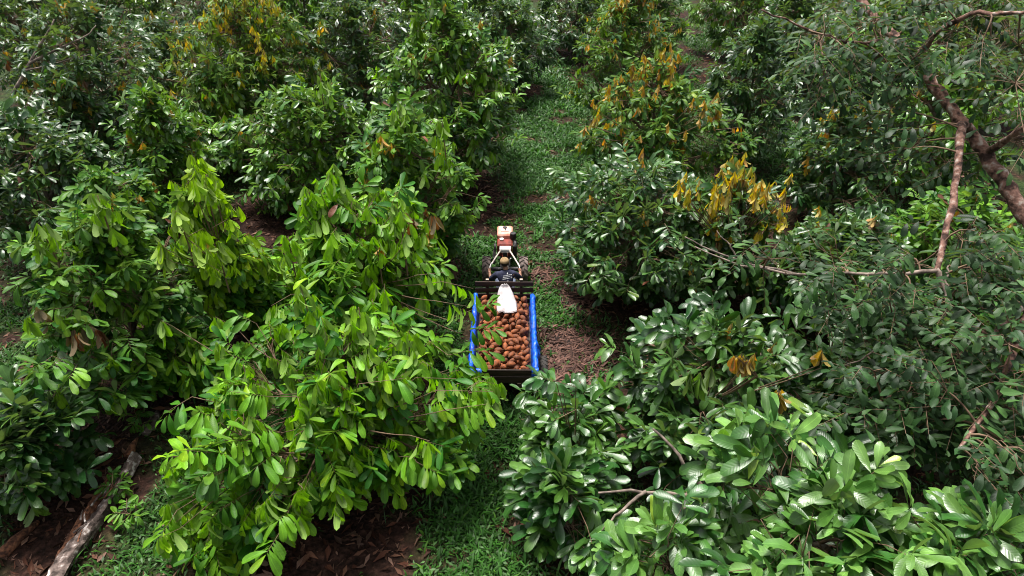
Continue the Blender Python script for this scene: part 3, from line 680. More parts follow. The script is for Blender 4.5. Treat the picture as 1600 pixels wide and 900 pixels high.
if EXTRA:
    extra(1, [(690, 440, 12.0, 745, 452, 1), (680, 470, 11.8, 738, 480, 1), (700, 500, 12.0, 770, 470, 0), (715, 520, 11.9, 775, 505, 0), (650, 430, 12.2, 700, 425, 1), (600, 350, 12.3, 622, 325, 1), (625, 390, 12.2, 635, 350, 1), (500, 300, 12.3, 520, 265, 1), (470, 330, 12.4, 480, 300, 1), (455, 460, 11.8, 420, 480, 1), (700, 555, 11.7, 765, 540, 0)], 'droop', 1)
    extra(0, [(680, 610, 10.2, 780, 612, 1), (650, 590, 10.3, 720, 592, 1), (700, 640, 10.2, 770, 630, 0), (560, 600, 10.2, 640, 590, 0), (640, 680, 9.8, 675, 690, 1), (300, 620, 10.2, 250, 650, 0), (420, 520, 10.6, 440, 500, 1), (270, 510, 11.0, 250, 500, 1)], 'droop', 2)
    extra(29, [(900, 605, 9.8, 850, 590, 0), (880, 615, 9.8, 815, 610, 0), (870, 600, 9.8, 840, 585, 0), (900, 640, 9.6, 860, 660, 0)], 'rosette', 3)
    extra(28, [(1215, 650, 8.6, 1217, 600, 2), (1205, 660, 8.6, 1220, 612, 2), (1160, 580, 8.9, 1158, 548, 2), (1175, 585, 8.9, 1180, 550, 2), (1280, 570, 8.9, 1285, 540, 2), (1115, 590, 8.9, 1112, 570, 1)], 'gloss', 4)
    ev = []; er = random.Random(6)
    for _ in range(26):
        a, b = er.uniform(1060, 1235), er.uniform(262, 318); ev.append((a, b+16, er.uniform(13.2, 13.9), a+er.uniform(-8, 8), b-8, 2))
    extra(23, ev, 'gyellow', 6)
    ev = []
    for _ in range(16):
        a, b = er.uniform(905, 1120), er.uniform(120, 225); ev.append((a, b+10, er.uniform(16.3, 17.4), a+er.uniform(-8, 8), b-6, 2))
    extra(24, ev, 'orange', 7)
    extra(28, [(1212+er.uniform(-8, 8), 655, 8.1, 1217+er.uniform(-6, 6), 605, 2) for _ in range(5)] + [(1165+er.uniform(-20, 20), 588, 8.4, 1165+er.uniform(-22, 22), 552, 2) for _ in range(6)] + [(1283, 575, 8.5, 1285, 540, 2), (1100, 605, 8.5, 1095, 580, 1), (1085, 600, 8.5, 1078, 578, 1)], 'gloss', 8)
    ev = []
    for _ in range(14):
        a, b = er.uniform(255, 350), er.uniform(270, 480); ev.append((a, b+8, er.uniform(11.5, 12.0), a+er.uniform(-30, 30), b-8, 1))
    extra(2, ev + [(303, 290, 12.2, 303, 246, 1), (318, 310, 12.1, 322, 268, 1)], 'column', 9)
    extra(7, [(430, 200, 17.0, 350, 178, 0), (420, 210, 17.0, 370, 182, 0), (480, 160, 17.2, 440, 150, 0), (440, 260, 16.8, 430, 275, 0)], 'mid', 5)

def spike(ti, px, pt, pb, dep, seed, style='droop'):
    """upright leader shoot with limp leaves hanging round it"""
    root, A, rows, tp, nm = ALL[ti]; rg = np.random.default_rng(seed); S = dict(STY[style]); S['n'] = 6; S['ros'] = 0.0; S['L'] = .34
    top = at_depth(px, pt, dep); bot = at_depth(px+rg.uniform(-6, 6), pb, dep); H_ = top[2]-bot[2]; n = max(7, int(H_/.085)); k = np.arange(n)/(n-1)
    ax = top[None] + (bot-top)[None]*k[:, None]*np.array([1, 0, 1]); az = np.arange(n)*2.4+rg.uniform(0, 6)
    P = ax + np.array([0, 0, .02]); Dp = np.c_[np.cos(az), np.sin(az), np.full(n, .55)-.4*k]
    B = sprays_to_leaves(rg, P, Dp, .1+.26*k, S, np.ones(n, int), style)
    B['L'] = B['L']*rg.uniform(.75, 1.1, len(B['L'])); o = np.array(root.location)
    stem = np.concatenate([[ax[-1]-np.array([0, 0, .5])], ax[::-3], [top]]); V, Q = twig_tubes(stem[None], np.linspace(.016, .004, len(stem))[None], 5)
    link_mesh('shoot', np_mesh('shoot', V-o, quads=Q, mats=(M['twig'],)), None, root)
    ALL[ti] = (root, {q: np.concatenate([A[q], B[q]]) for q in A}, rows, tp, nm)
for i, a in enumerate(((2, 303, 243, 330, 12.2, 'column'), (2, 322, 272, 345, 12.1, 'column'), (2, 275, 330, 400, 12.0, 'column'), (2, 335, 380, 440, 11.9, 'column'), (1, 520, 262, 350, 12.3, 'droop'), (1, 482, 295, 370, 12.3, 'droop'), (1, 620, 315, 430, 12.1, 'droop'), (1, 585, 370, 440, 12.1, 'droop'),
                       (1, 450, 370, 430, 12.0, 'droop'), (3, 152, 305, 370, 11.2, 'mid'), (3, 60, 350, 410, 11.2, 'mid'), (0, 470, 450, 540, 10.6, 'droop'), (0, 560, 480, 560, 10.6, 'droop'), (0, 640, 520, 590, 10.5, 'droop'), (0, 380, 570, 640, 10.3, 'droop'), (8, 620, 160, 230, 14.6, 'mid'), (8, 690, 185, 250, 14.6, 'mid'),
                       (6, 238, 122, 170, 17.6, 'mid'), (9, 650, 20, 75, 18.6, 'mid'), (9, 720, 60, 110, 18.4, 'mid'), (7, 500, 115, 165, 17.3, 'mid'), (10, 400, 10, 60, 20.5, 'yellow'), (10, 330, 30, 75, 20.3, 'yellow'))):
    spike(*a[:5], 40+i, a[5])

# bare pale branches
def bare(ti, pl, r0, r1, mat='palebark'):
    root = ALL[ti][0]; rg = np.random.default_rng(int(pl[0][0]))
    P = np.array([at_depth(*q) for q in pl]); n = 12; tt = np.linspace(0, len(P)-1, n); q = np.stack([np.interp(tt, range(len(P)), P[:, k]) for k in range(3)], 1)
    q[1:-1] = (q[:-2]+2*q[1:-1]+q[2:])/4; q[1:-1] += rg.normal(0, .012, q[1:-1].shape)
    MB().tube(q, list(np.linspace(r0, r1, n)), 6).build('branch', M[mat], root, smooth=True)
bare(11, [(20, 150, 19.0), (45, 100, 18.8), (75, 50, 18.7), (85, 30, 18.6)], .06, .02)
bare(11, [(45, 100, 18.8), (90, 75, 18.6), (130, 60, 18.5), (150, 40, 18.5)], .04, .012)
bare(11, [(40, 110, 18.8), (100, 95, 18.6), (140, 85, 18.5)], .025, .01)
bare(28, [(1130, 800, 8.9), (1105, 770, 8.7), (1060, 775, 8.5), (1000, 768, 8.3), (935, 770, 8.2)], .045, .012)
bare(28, [(1120, 790, 8.8), (1060, 795, 8.5), (1020, 815, 8.4), (975, 840, 8.3)], .035, .015)
bare(28, [(1110, 790, 8.7), (1090, 750, 8.6), (1070, 720, 8.6), (1020, 670, 8.7)], .04, .015)
bare(28, [(1055, 795, 8.5), (1025, 825, 8.5)], .02, .01)
bare(28, [(1010, 768, 8.3), (960, 805, 8.2), (940, 830, 8.2)], .025, .008)
bare(22, [(1250, 430, 12.2), (1180, 415, 12.0), (1120, 395, 11.8), (1070, 370, 11.8)], .03, .01)
bare(22, [(1160, 412, 12.0), (1140, 385, 11.9), (1120, 360, 11.9)], .018, .008)

# brown hanging bunches and pods on two crowns
def bunch(ti, px, py, dep, n, seed):
    root, A, rows, tp, nm = ALL[ti]; rg = np.random.default_rng(seed); p = at_depth(px, py, dep)
    B = sprays_to_leaves(rg, p + rg.normal(0, .08, (n, 3)), rg.normal(0, 1, (n, 3))*np.array([1, 1, .2]), np.full(n, .2), STY['mid'], np.full(n, 3), 'mid')
    ALL[ti] = (root, {k: np.concatenate([A[k], B[k]]) for k in A}, rows, tp, nm)
bunch(3, 130, 520, 11.2, 5, 1); bunch(3, 70, 500, 11.2, 2, 2); bunch(1, 655, 330, 12.8, 3, 3); bunch(8, 655, 330, 14.0, 2, 4)

# ------------------------------------------------------------------ which leaves show largest: these become single leaf parts, the rest one crown mesh per tree
pp = np.concatenate([a['P']+a['D']*a['L'][:, None]*.5 for _, a, *_ in ALL]); LL = np.concatenate([a['L'] for _, a, *_ in ALL])
DD = np.concatenate([a['D'] for _, a, *_ in ALL]); SS = np.concatenate([a['S'] for _, a, *_ in ALL]); ow = np.concatenate([np.full(len(a['L']), i) for i, (_, a, *_) in enumerate(ALL)])
x0, y0, dep = project(pp); x1, y1, d1 = project(pp+DD*LL[:, None]*.4); x2, y2, d2 = project(pp+SS*LL[:, None]*.13)
ax, ay, bx_, by_ = x1-x0, y1-y0, x2-x0, y2-y0
parea = np.abs(ax*by_-ay*bx_)
inside = (x0 > 2) & (x0 < 1598) & (y0 > 2) & (y0 < 898) & (dep > .5)
cell = 7; key = (np.clip(y0, 0, 899)//cell).astype(int)*300 + (np.clip(x0, 0, 1599)//cell).astype(int)
order = np.lexsort((dep, key)); order = order[inside[order]]
first = np.ones(len(order), bool); first[1:] = key[order][1:] != key[order][:-1]
front = np.zeros(len(dep), bool); front[order[first]] = True
# a leaf also counts as hidden when a neighbouring cell holds something much nearer
zb = np.full((140, 300), 99.0); np.minimum.at(zb.reshape(-1), key[inside], dep[inside])
pad = np.pad(zb, 1, constant_values=99); nmin = np.min([pad[i:i+140, j:j+300] for i in range(3) for j in range(3)], 0)
front &= dep < nmin.reshape(-1)[key] + .45
cand = np.where(front & (parea > 9))[0]; cand = cand[np.argsort(-parea[cand])]
single = np.zeros(len(dep), bool); cnt = {}; MAX_SINGLE = 3600
for c in cand:
    k = ow[c]
    if cnt.get(k, 0) >= 300: continue
    single[c] = True; cnt[k] = cnt.get(k, 0)+1
    if single.sum() >= MAX_SINGLE: break
tpl_me = []; tpl_mg = []
for k in range(6):
    tv, tt, tu = TPL[7][k]; tpl_me.append(np_mesh('leaf', tv, tris=tt, uv=tu, mats=(M['leaf_one'],))); tpl_mg.append(np_mesh('leaf', tv, tris=tt, uv=tu, mats=(M['gleaf_one'],)))
tpl_mp = []
for k in range(6):
    tv, tt, tu = TPL_P[5][k]; tpl_mp.append(np_mesh('leaflet', tv, tris=tt, uv=tu, mats=(M['leaf_one'],)))
o0 = 0; NTRI = 0
for (root, A, rows, tp, nm) in ALL:
    n_ = len(A['L']); s_ = single[o0:o0+n_]; o0 += n_; loc = np.array(root.location)
    glo = bool(root.get('gl', False))
    if 'gl' in root: del root['gl']
    rest = {k: v[~s_] for k, v in A.items()}; rest['P'] = rest['P']-loc
    V, T, Cc, U = leaf_mesh_arrays(rest, rows, tp); NTRI += len(T)
    tag(link_mesh(nm, np_mesh(nm, V, tris=T, tint=Cc, uv=U, mats=(M['gleaf' if glo else 'leaf'],)), None, root), kind='stuff')
    for i in np.where(s_)[0]:
        o = bpy.data.objects.new('leaf' if tp is TPL else 'leaflet', ((tpl_mg if glo else tpl_me) if tp is TPL else tpl_mp)[A['sh'][i]])
        l = float(A['L'][i]); Mx = Matrix.Identity(4)
        for q, ax_ in enumerate(('D', 'S', 'N')):
            for w in range(3): Mx[w][q] = float(A[ax_][i][w])*l
        for w in range(3): Mx[w][3] = float(A['P'][i][w]-loc[w])
        o.parent = root; o.matrix_local = Mx; o.color = (*[float(v) for v in A['col'][i]], 1); C.objects.link(o)
print('LEAVES', len(dep), 'TRIS', NTRI, 'SINGLE', int(single.sum()))

# ------------------------------------------------------------------ grass and litter
def scatter(rg, n, fn, x0, x1, y0, y1):
    X = []; got = 0
    while got < n:
        y = 4.5 + (y1-4.5)*rg.random(n*2)**1.5 if y0 is None else rg.uniform(y0, y1, n*2)
        x = rg.uniform(x0, x1, n*2); hw = .80*(y*.82+5.4)+1.0
        k = (np.abs(x) < hw) & (rg.random(n*2) < fn(x, y)); X.append(np.c_[x[k], y[k]]); got += k.sum()
    return np.concatenate(X)[:n]
def grass():
    rg = np.random.default_rng(8)
    w = lambda x, y: green_mask(x, y)**1.3*np.where(np.abs(x-path_x(y)) < 3, 1, .45)*(.35+.9*fbm(x*2.3, y*2.3+70))
    n = 130000; p = scatter(rg, n, w, -14, 15, None, 40); z = ground_z(p[:, 0], p[:, 1])
    k = .7+.6*fbm(p[:, 0]*.8, p[:, 1]*.8+11); h = rg.gamma(4, .019, n)*k*1.3; az = rg.uniform(0, 6.28, n); lean = rg.uniform(.3, 1.3, n)
    d = np.c_[np.cos(az), np.sin(az), np.zeros(n)]; s = np.c_[-np.sin(az), np.cos(az), np.zeros(n)]
    wd = rg.uniform(.006, .02, n)*(1+.03*p[:, 1]); b = np.c_[p, z-.005]
    up = np.array([0, 0, 1.0])
    m1 = b + up*(h*.6)[:, None] + d*(h*.35*lean)[:, None]; tp = b + up*(h*.8)[:, None] + d*(h*lean)[:, None]
    V = np.stack([b-s*wd[:, None]*.6, b+s*wd[:, None]*.6, m1+s*wd[:, None], m1-s*wd[:, None], tp], 1).reshape(-1, 3)
    o = np.arange(n)[:, None]*5
    col = np.array([.03, .1, .013])*rg.uniform(.55, 1.5, (n, 1)); f = fbm(p[:, 0]*1.2, p[:, 1]*1.2+5)[:, None]; col = col*(.6+.8*f); y_ = rg.random((n, 1)) < .08; col = np.where(y_, col*np.array([2.0, 1.5, 1.1]), col)
    me = np_mesh('grass', V, tris=np.concatenate([o+[0, 1, 2], o+[0, 2, 3], o+[3, 2, 4]]), tint=np.repeat(col, 5, 0), mats=(M['grass'],))
    tag(link_mesh('grass', me, None), 'short green grass and weeds along the path and between the trees', 'grass', None, 'stuff')
    # broad-leaved weeds
    n = 36000; p = scatter(rg, n, w, -14, 15, None, 34); z = ground_z(p[:, 0], p[:, 1])
    az = rg.uniform(0, 6.28, n); D = np.c_[np.cos(az), np.sin(az), rg.uniform(-.2, .7, n)]
    A = leaf_arrays(np.c_[p, z+rg.uniform(.01, .1, n)], D, np.array([0, 0, 1.0])+rg.normal(0, .25, (n, 3)), rg.uniform(.05, .13, n), np.array([.05, .115, .03])*rg.uniform(.5, 1.5, (n, 1)), rg.integers(0, 6, n))
    V, T, Cc, U = leaf_mesh_arrays(A, 3, TPL_P)
    tag(link_mesh('weeds', np_mesh('weeds', V, tris=T, tint=Cc, uv=U, mats=(M['leaf'],)), None), 'small broad-leaved green weeds mixed into the grass of the path', 'weeds', None, 'stuff')
    # dry leaves
    n = 20000; w2 = lambda x, y: (1-green_mask(x, y))*.8+.03
    p = scatter(rg, n, w2, -14, 15, None, 34); z = ground_z(p[:, 0], p[:, 1]); az = rg.uniform(0, 6.28, n)
    D = np.c_[np.cos(az), np.sin(az), rg.normal(0, .12, n)]
    pal = np.array([(.10, .038, .022), (.17, .08, .05), (.06, .026, .016), (.26, .15, .11)])[rg.integers(0, 4, n)]*rg.uniform(.3, .95, (n, 1))
    A = leaf_arrays(np.c_[p, z+rg.uniform(.004, .035, n)], D, np.array([0, 0, 1.0])+rg.normal(0, .35, (n, 3)), rg.uniform(.12, .3, n), pal, rg.integers(0, 6, n))
    V, T, Cc, U = leaf_mesh_arrays(A, 3, TPL)
    # thin pale strips raked in patches beside the path
    m_ = 2600; c = [(SPOTS[i][0], SPOTS[i][1]) for i in (3, 4, 1, 2, 0, 5, 6, 3, 3, 4)]
    ci = rg.integers(0, len(c), m_); q = np.array([c[i][0][:2] for i in ci]) + rg.normal(0, .6, (m_, 2))*np.array([c[i][1] for i in ci])[:, None]
    az = rg.normal(.4, .9, m_); L = rg.uniform(.1, .4, m_); d = np.c_[np.cos(az), np.sin(az), rg.normal(0, .06, m_)]; s = np.c_[-np.sin(az), np.cos(az), np.zeros(m_)]*rg.uniform(.006, .02, m_)[:, None]
    b = np.c_[q, ground_z(q[:, 0], q[:, 1])+rg.uniform(.008, .05, m_)]; up = np.array([0, 0, .012])
    V2 = np.stack([b-s, b+s, b+d*L[:, None]*.5+s+up, b+d*L[:, None]*.5-s+up, b+d*L[:, None]], 1).reshape(-1, 3); o = np.arange(m_)[:, None]*5+len(V)
    c2 = np.array([.125, .066, .052])*rg.uniform(.1, 1.7, (m_, 1))
    T = np.concatenate([T, o+[1, 0, 2], o+[2, 0, 3], o+[2, 3, 4]]); U = np.concatenate([U, np.full((m_*5, 2), .3)])
    me = np_mesh('leaf_litter', np.concatenate([V, V2]), tris=T, tint=np.concatenate([Cc, np.repeat(c2, 5, 0)]), uv=U, mats=(M['litter'],))
    tag(link_mesh('leaf_litter', me, None), 'dry brown fallen leaves and strips under the trees and beside the path', 'leaf litter', None, 'stuff')
grass()

# small seedlings by the log and path
def seedling(px, py, h, label, seed, style='mid'):
    rg = np.random.default_rng(seed); b = at_z(px, py, 0); root = empty('seedling', b, label, 'seedling', 'young plants on the orchard floor')
    n = 7; az = np.arange(n)*2.4; zz = np.linspace(.3, 1, n)*h
    P = b + np.c_[np.zeros((n, 2)), zz]; S = dict(STY[style]); S['L'] *= .55
    A = sprays_to_leaves(rg, P, np.c_[np.cos(az), np.sin(az), np.full(n, .5)], np.full(n, .22), S, np.zeros(n, int), style)
    V, T, Cc, U = leaf_mesh_arrays(A, 5); link_mesh('foliage', np_mesh('foliage', V-b, tris=T, tint=Cc, uv=U, mats=(M['leaf'],)), None, root)
    mb = MB().tube([b-np.array([0, 0, .02]), b+np.array([.01, 0, h*.6]), b+np.array([0, .01, h])], [.012, .009, .005], 5)
    for i in range(n): mb.tube([P[i], P[i]+np.array([math.cos(az[i]), math.sin(az[i]), .5])*.19], [.004, .003], 4)
    mb.build('stem', M['twig'], root)
seedling(222, 672, .45, 'young feathery plant beside the split end of the fallen log', 1)
seedling(185, 775, .3, 'low broad-leaved plant on the grass right of the fallen log', 2)
seedling(415, 335, .3, 'tiny green plant on the brown litter of the dark clearing', 3)
seedling(205, 815, .25, 'lowest broad-leaved plant right of the fallen log', 4)

# ------------------------------------------------------------------ fallen log, lower left
def fallen_log():
    rg = np.random.default_rng(12); a = at_z(75, 925, .13); b = at_z(206, 712, .13)
    root = empty('fallen_log', (a+b)/2*np.array([1, 1, 0]), 'weathered split grey log lying in grass at the lower left', 'log')
    d = nrm((b-a)[None])[0]; s = np.array([-d[1], d[0], 0]); up = np.array([0, 0, 1.0]); n = 34; L = np.linalg.norm(b-a)
    def half(name, mat, sgn, t0, t1, off, R, hollow):
        V = []; F = []; K = 14
        for i in range(n):
            t = t0+(t1-t0)*i/(n-1); cen = a + (b-a)*t + s*(off + .05*math.sin(t*5+sgn)) + up*(.02*math.sin(t*9))
            rr = R*(1.05-.25*t)*(1+.05*rg.normal())
            for k in range(K):
                w = 2*math.pi*k/K; rad = rr*(1+.2*math.sin(3*w+t*3)+.1*math.sin(5*w-t*6+sgn)+.09*rg.normal())
                if hollow and math.sin(w) > .25: rad *= .45+.12*rg.random()
                V.append(cen + s*math.cos(w)*rad + up*max(-.13, math.sin(w)*rad))
        for i in range(n-1):
            for k in range(K): F.append((i*K+k, i*K+(k+1) % K, (i+1)*K+(k+1) % K, (i+1)*K+k))
        F.append(tuple(range(K-1, -1, -1))); F.append(tuple((n-1)*K+k for k in range(K)))
        return MB().add(V, F).build(name, mat, root, smooth=True, angle=50)
    half('bark_half', M['log'], 1, 0, 1.0, -.05, .115, False)
    o = half('rotten_half', M['logrot'], -1, -.05, .86, .1, .09, True); o['label'] = 'rotten reddish-brown half split off along the log'
    for k in range(10):
        t = rg.uniform(.1, .95); p = a+(b-a)*t+s*rg.uniform(-.08, .12)+up*.1; q = p+d*rg.uniform(.15, .4)+up*rg.uniform(-.02, .05)+s*rg.normal(0, .06)
        MB().tube([p, (p+q)/2+up*.01, q], [.018, .014, .004], 5).build('splinter', M['logrot'] if k % 2 else M['log'], root)
    MB().tube([b-d*.05+s*.02+up*.02, b+d*.18+s*.05+up*.06, b+d*.33+s*.02+up*.1], [.09, .06, .015], 7).build('broken_end', M['logrot'], root, smooth=True)
    c = at_z(238, 662, .06)
    root2 = empty('log_piece', c*np.array([1, 1, 0]), 'short broken log piece beyond the split log end', 'log')
    MB().tube([c-d*.28, c-d*.1+s*.02, c+d*.1, c+d*.3+s*.03], [.07, .1, .09, .05], 9).build('bark_half', M['log'], root2, smooth=True)
    e0 = at_z(0, 870, .05); e1 = at_z(60, 815, .05); root3 = empty('bark_slab', (e0+e1)/2*np.array([1, 1, 0]), 'brown rotten slab in the shade at the lower left edge', 'bark slab')
    MB().tube([e0, e0*.6+e1*.4+np.array([0, .03, .02]), e1], [.1, .085, .04], 8).build('slab', M['logrot'], root3, smooth=True)
fallen_log()

# ------------------------------------------------------------------ trailer
XC = -0.165; TY0, TY1 = 9.62, 12.12; HW = .585; FZ = .66; RZ = 1.0      # centre line, tail, head, half width, floor, rail height
def wheel(root, c, R, W, name='wheel', lug=True, lugs=18):
    w = empty_part(name, c, root)
    h = W/2
    ty = MB().lathe(c, [(R*.56, -h*.75), (R*.74, -h), (R*.92, -h*.95), (R*.97, -h*.6), (R*.985, 0), (R*.97, h*.6), (R*.92, h*.95), (R*.74, h), (R*.56, h*.75), (R*.56, -h*.75)], 'X', 36)
    for k in range(lugs):
        a = 2*math.pi*k/lugs
        for s in (-1, 1):
            a2 = a + (math.pi/lugs if s > 0 else 0); Rr = R*1.0
            mid = Vector((c[0]+s*h*.48, c[1]+Rr*math.cos(a2), c[2]+Rr*math.sin(a2)))
            V = []
            for (dx, da) in ((-.5, -.16), (.5, .1), (.5, .22), (-.5, -.04)):
                for rr in (R*.95, R*1.05 if lug else R*1.0):
                    aa = a2 + da*(2*math.pi/lugs)*2.2*.9
                    V.append((c[0]+s*(h*.48+dx*h*.95), c[1]+rr*math.cos(aa), c[2]+rr*math.sin(aa)))
            ty.add(V, [(0, 2, 3, 1), (2, 4, 5, 3), (4, 6, 7, 5), (6, 0, 1, 7), (1, 3, 5, 7)])
    ty.build('tyre', M['mud'] if lug else M['tyre'], w)
    MB().lathe(c, [(R*.57, -h*.7), (R*.5, -h*.72), (R*.46, -h*.35), (R*.2, -h*.3), (R*.14, -h*.55), (0.001, -h*.55)], 'X', 24).lathe(c, [(R*.57, h*.7), (R*.5, h*.72), (R*.46, h*.35), (R*.2, h*.3), (R*.14, h*.55), (0.001, h*.55)], 'X', 24).build('rim', M['steel'], w, smooth=True, angle=40)
    return w
def empty_part(name, c, root):
    o = bpy.data.objects.new(name, None); C.objects.link(o); o.parent = root; o.empty_display_size = .1
    o.location = Vector(c) - root.location; return o

tr = empty('farm_trailer', (XC, (TY0+TY1)/2, 0), 'dark wooden farm trailer with slatted headboard, loaded with brown fruit', 'trailer')
L = TY1-TY0; yc = (TY0+TY1)/2
for k in range(6):
    MB().box((XC-HW+.0975+k*.195, yc, FZ), (.19, L-.06, .03), bev=.004).build('floor_plank', M['woody'], tr)
for s in (-1, 1):
    for k in range(2):
        MB().box((XC+s*(HW+.012), yc, FZ+.09+k*.165), (.024, L, .155), bev=.004).build('side_plank', M['woody'], tr)
    for y in (TY0+.12, yc, TY1-.12):
        MB().box((XC+s*(HW+.044), y, FZ+.1), (.036, .07, .4), bev=.006).build('side_post', M['wood'], tr)
    MB().box((XC+s*.3, yc, FZ-.075), (.07, L+.02, .118), bev=.006).build('chassis_beam', M['woody'], tr)
    MB().box((XC+s*.36, TY1+.032, FZ+.245), (.065, .05, .73), bev=.006).build('headboard_post', M['wood'], tr)
    MB().box((XC+s*.36, TY1+.032, FZ+.616), (.06, .046, .012), bev=.002).build('post_top', M['woodcut'], tr)
for k, (z, h) in enumerate(((FZ+.525, .115), (FZ+.37, .11), (FZ+.22, .1), (FZ+.075, .12))):
    MB().box((XC, TY1-.006, z), (2*HW+.07, .026, h), ry=.006*(-1)**k, bev=.005).build('headboard_slat', M['wood'], tr)
for k in range(2):
    MB().box((XC, TY0-.016, FZ+.085+k*.17), (2*HW+.05, .028, .155), ry=.008, bev=.005).build('tailboard_plank', M['wood'], tr)
MB().tube([(XC-.72, TY0+.62, .34), (XC+.72, TY0+.62, .34)], .03, 10).build('axle', M['steel'], tr)
for s in (-1, 1):
    MB().box((XC+s*.3, TY0+.62, .46), (.06, .34, .13), bev=.01).build('spring_block', M['steel'], tr)
    wheel(tr, (XC+s*.765, TY0+.62, .345), .345, .19, lug=False, lugs=22)
MB().box((XC, TY1+.55, .44), (.07, 1.25, .07), bev=.008).build('drawbar', M['steel'], tr)
MB().box((XC, TY1+.36, .56), (.62, .3, .045), bev=.01).build('seat_board', M['wood'], tr)
for s in (-1, 1): MB().tube([(XC+s*.22, TY1+.36, .55), (XC+s*.06, TY1+.36, .45)], .02, 8).build('seat_bracket', M['steel'], tr)
MB().box((XC, TY1+.95, .36), (.66, .14, .03), bev=.008).build('foot_board', M['steel'], tr)

# blue tarpaulin: one sheet up and over both side boards, bunched over the tail corners
def tarp():
    rg = np.random.default_rng(3); n = 90
    root = empty('blue_tarp', (XC, yc, FZ+.02), 'shiny blue plastic tarp folded over both sides of the trailer', 'tarp')
    prof = [(-.652, -.2), (-.65, -.11), (-.647, -.02), (-.635, .016), (-.605, .024), (-.567, .012), (-.556, -.06), (-.552, -.2), (-.548, -.29), (-.535, -.3)]
    ys = np.linspace(TY0+.015, TY1-.12, n); w1 = [rg.uniform(0, 6.28) for _ in range(8)]
    for s in (-1, 1):
        V = []
        for y in ys:
            for (x0, z) in prof:
                x = -s*x0 if s > 0 else x0; out = abs(x) > .64; top = z > -.03
                f = .5*math.sin(y*9+w1[0]+s)+.5*math.sin(y*21+w1[1]+2*s)+.4*math.sin(y*37+w1[2]+s*3)+.4*rg.normal()
                hang = .75+.35*math.sin(y*2.3+s*2)
                lump = .06*math.exp(-((y-10.22)/.16)**2) if s > 0 else .035*math.exp(-((y-9.75)/.12)**2)
                if out and z < -.05: x2 = x + s*(.006+.016*f*abs(z)/.2+lump*(1+.4*f)); z2 = z*hang
                elif top: x2 = x + s*.009*f; z2 = z + .008*f + .01*math.sin(y*5+s)
                elif z < -.28: x2 = x; z2 = z + .02*f
                else: x2 = x - s*.004*(1+f*.6); z2 = z
                V.append((XC+x2, y, RZ+z2+.004))
        m_ = len(prof); F = [(i*m_+k, i*m_+k+1, (i+1)*m_+k+1, (i+1)*m_+k) for i in range(n-1) for k in range(m_-1)]
        o = MB().add(V, F).build('side_sheet', M['tarp'], root, smooth=True)
        sm = o.modifiers.new('thickness', 'SOLIDIFY'); sm.thickness = .003
    for s, wdt in ((-1, .27), (1, .13)):                      # corners folded over the tailboard
        V = []; F = []; K = 12; R = [( .05, -.12), (.03, -.02), (.0, .026), (-.03, .03), (-.058, .0), (-.066, -.08), (-.07, -.17)]
        for i in range(K):
            u = i/(K-1); x = XC + s*(HW+.07-u*wdt)
            for (dy, dz) in R:
                f = .008*math.sin(i*1.9+dz*20)+.005*rg.normal(); V.append((x, TY0-.016+dy+(f if dy > -.04 else f-.012), RZ-.005+dz*(1.25-.55*u)+abs(f)*.6))
        for i in range(K-1):
            for k in range(len(R)-1): F.append((i*7+k, i*7+k+1, (i+1)*7+k+1, (i+1)*7+k))
        o = MB().add(V, F).build('corner_fold', M['tarp'], root, smooth=True); sm = o.modifiers.new('thickness', 'SOLIDIFY'); sm.thickness = .004
tarp()

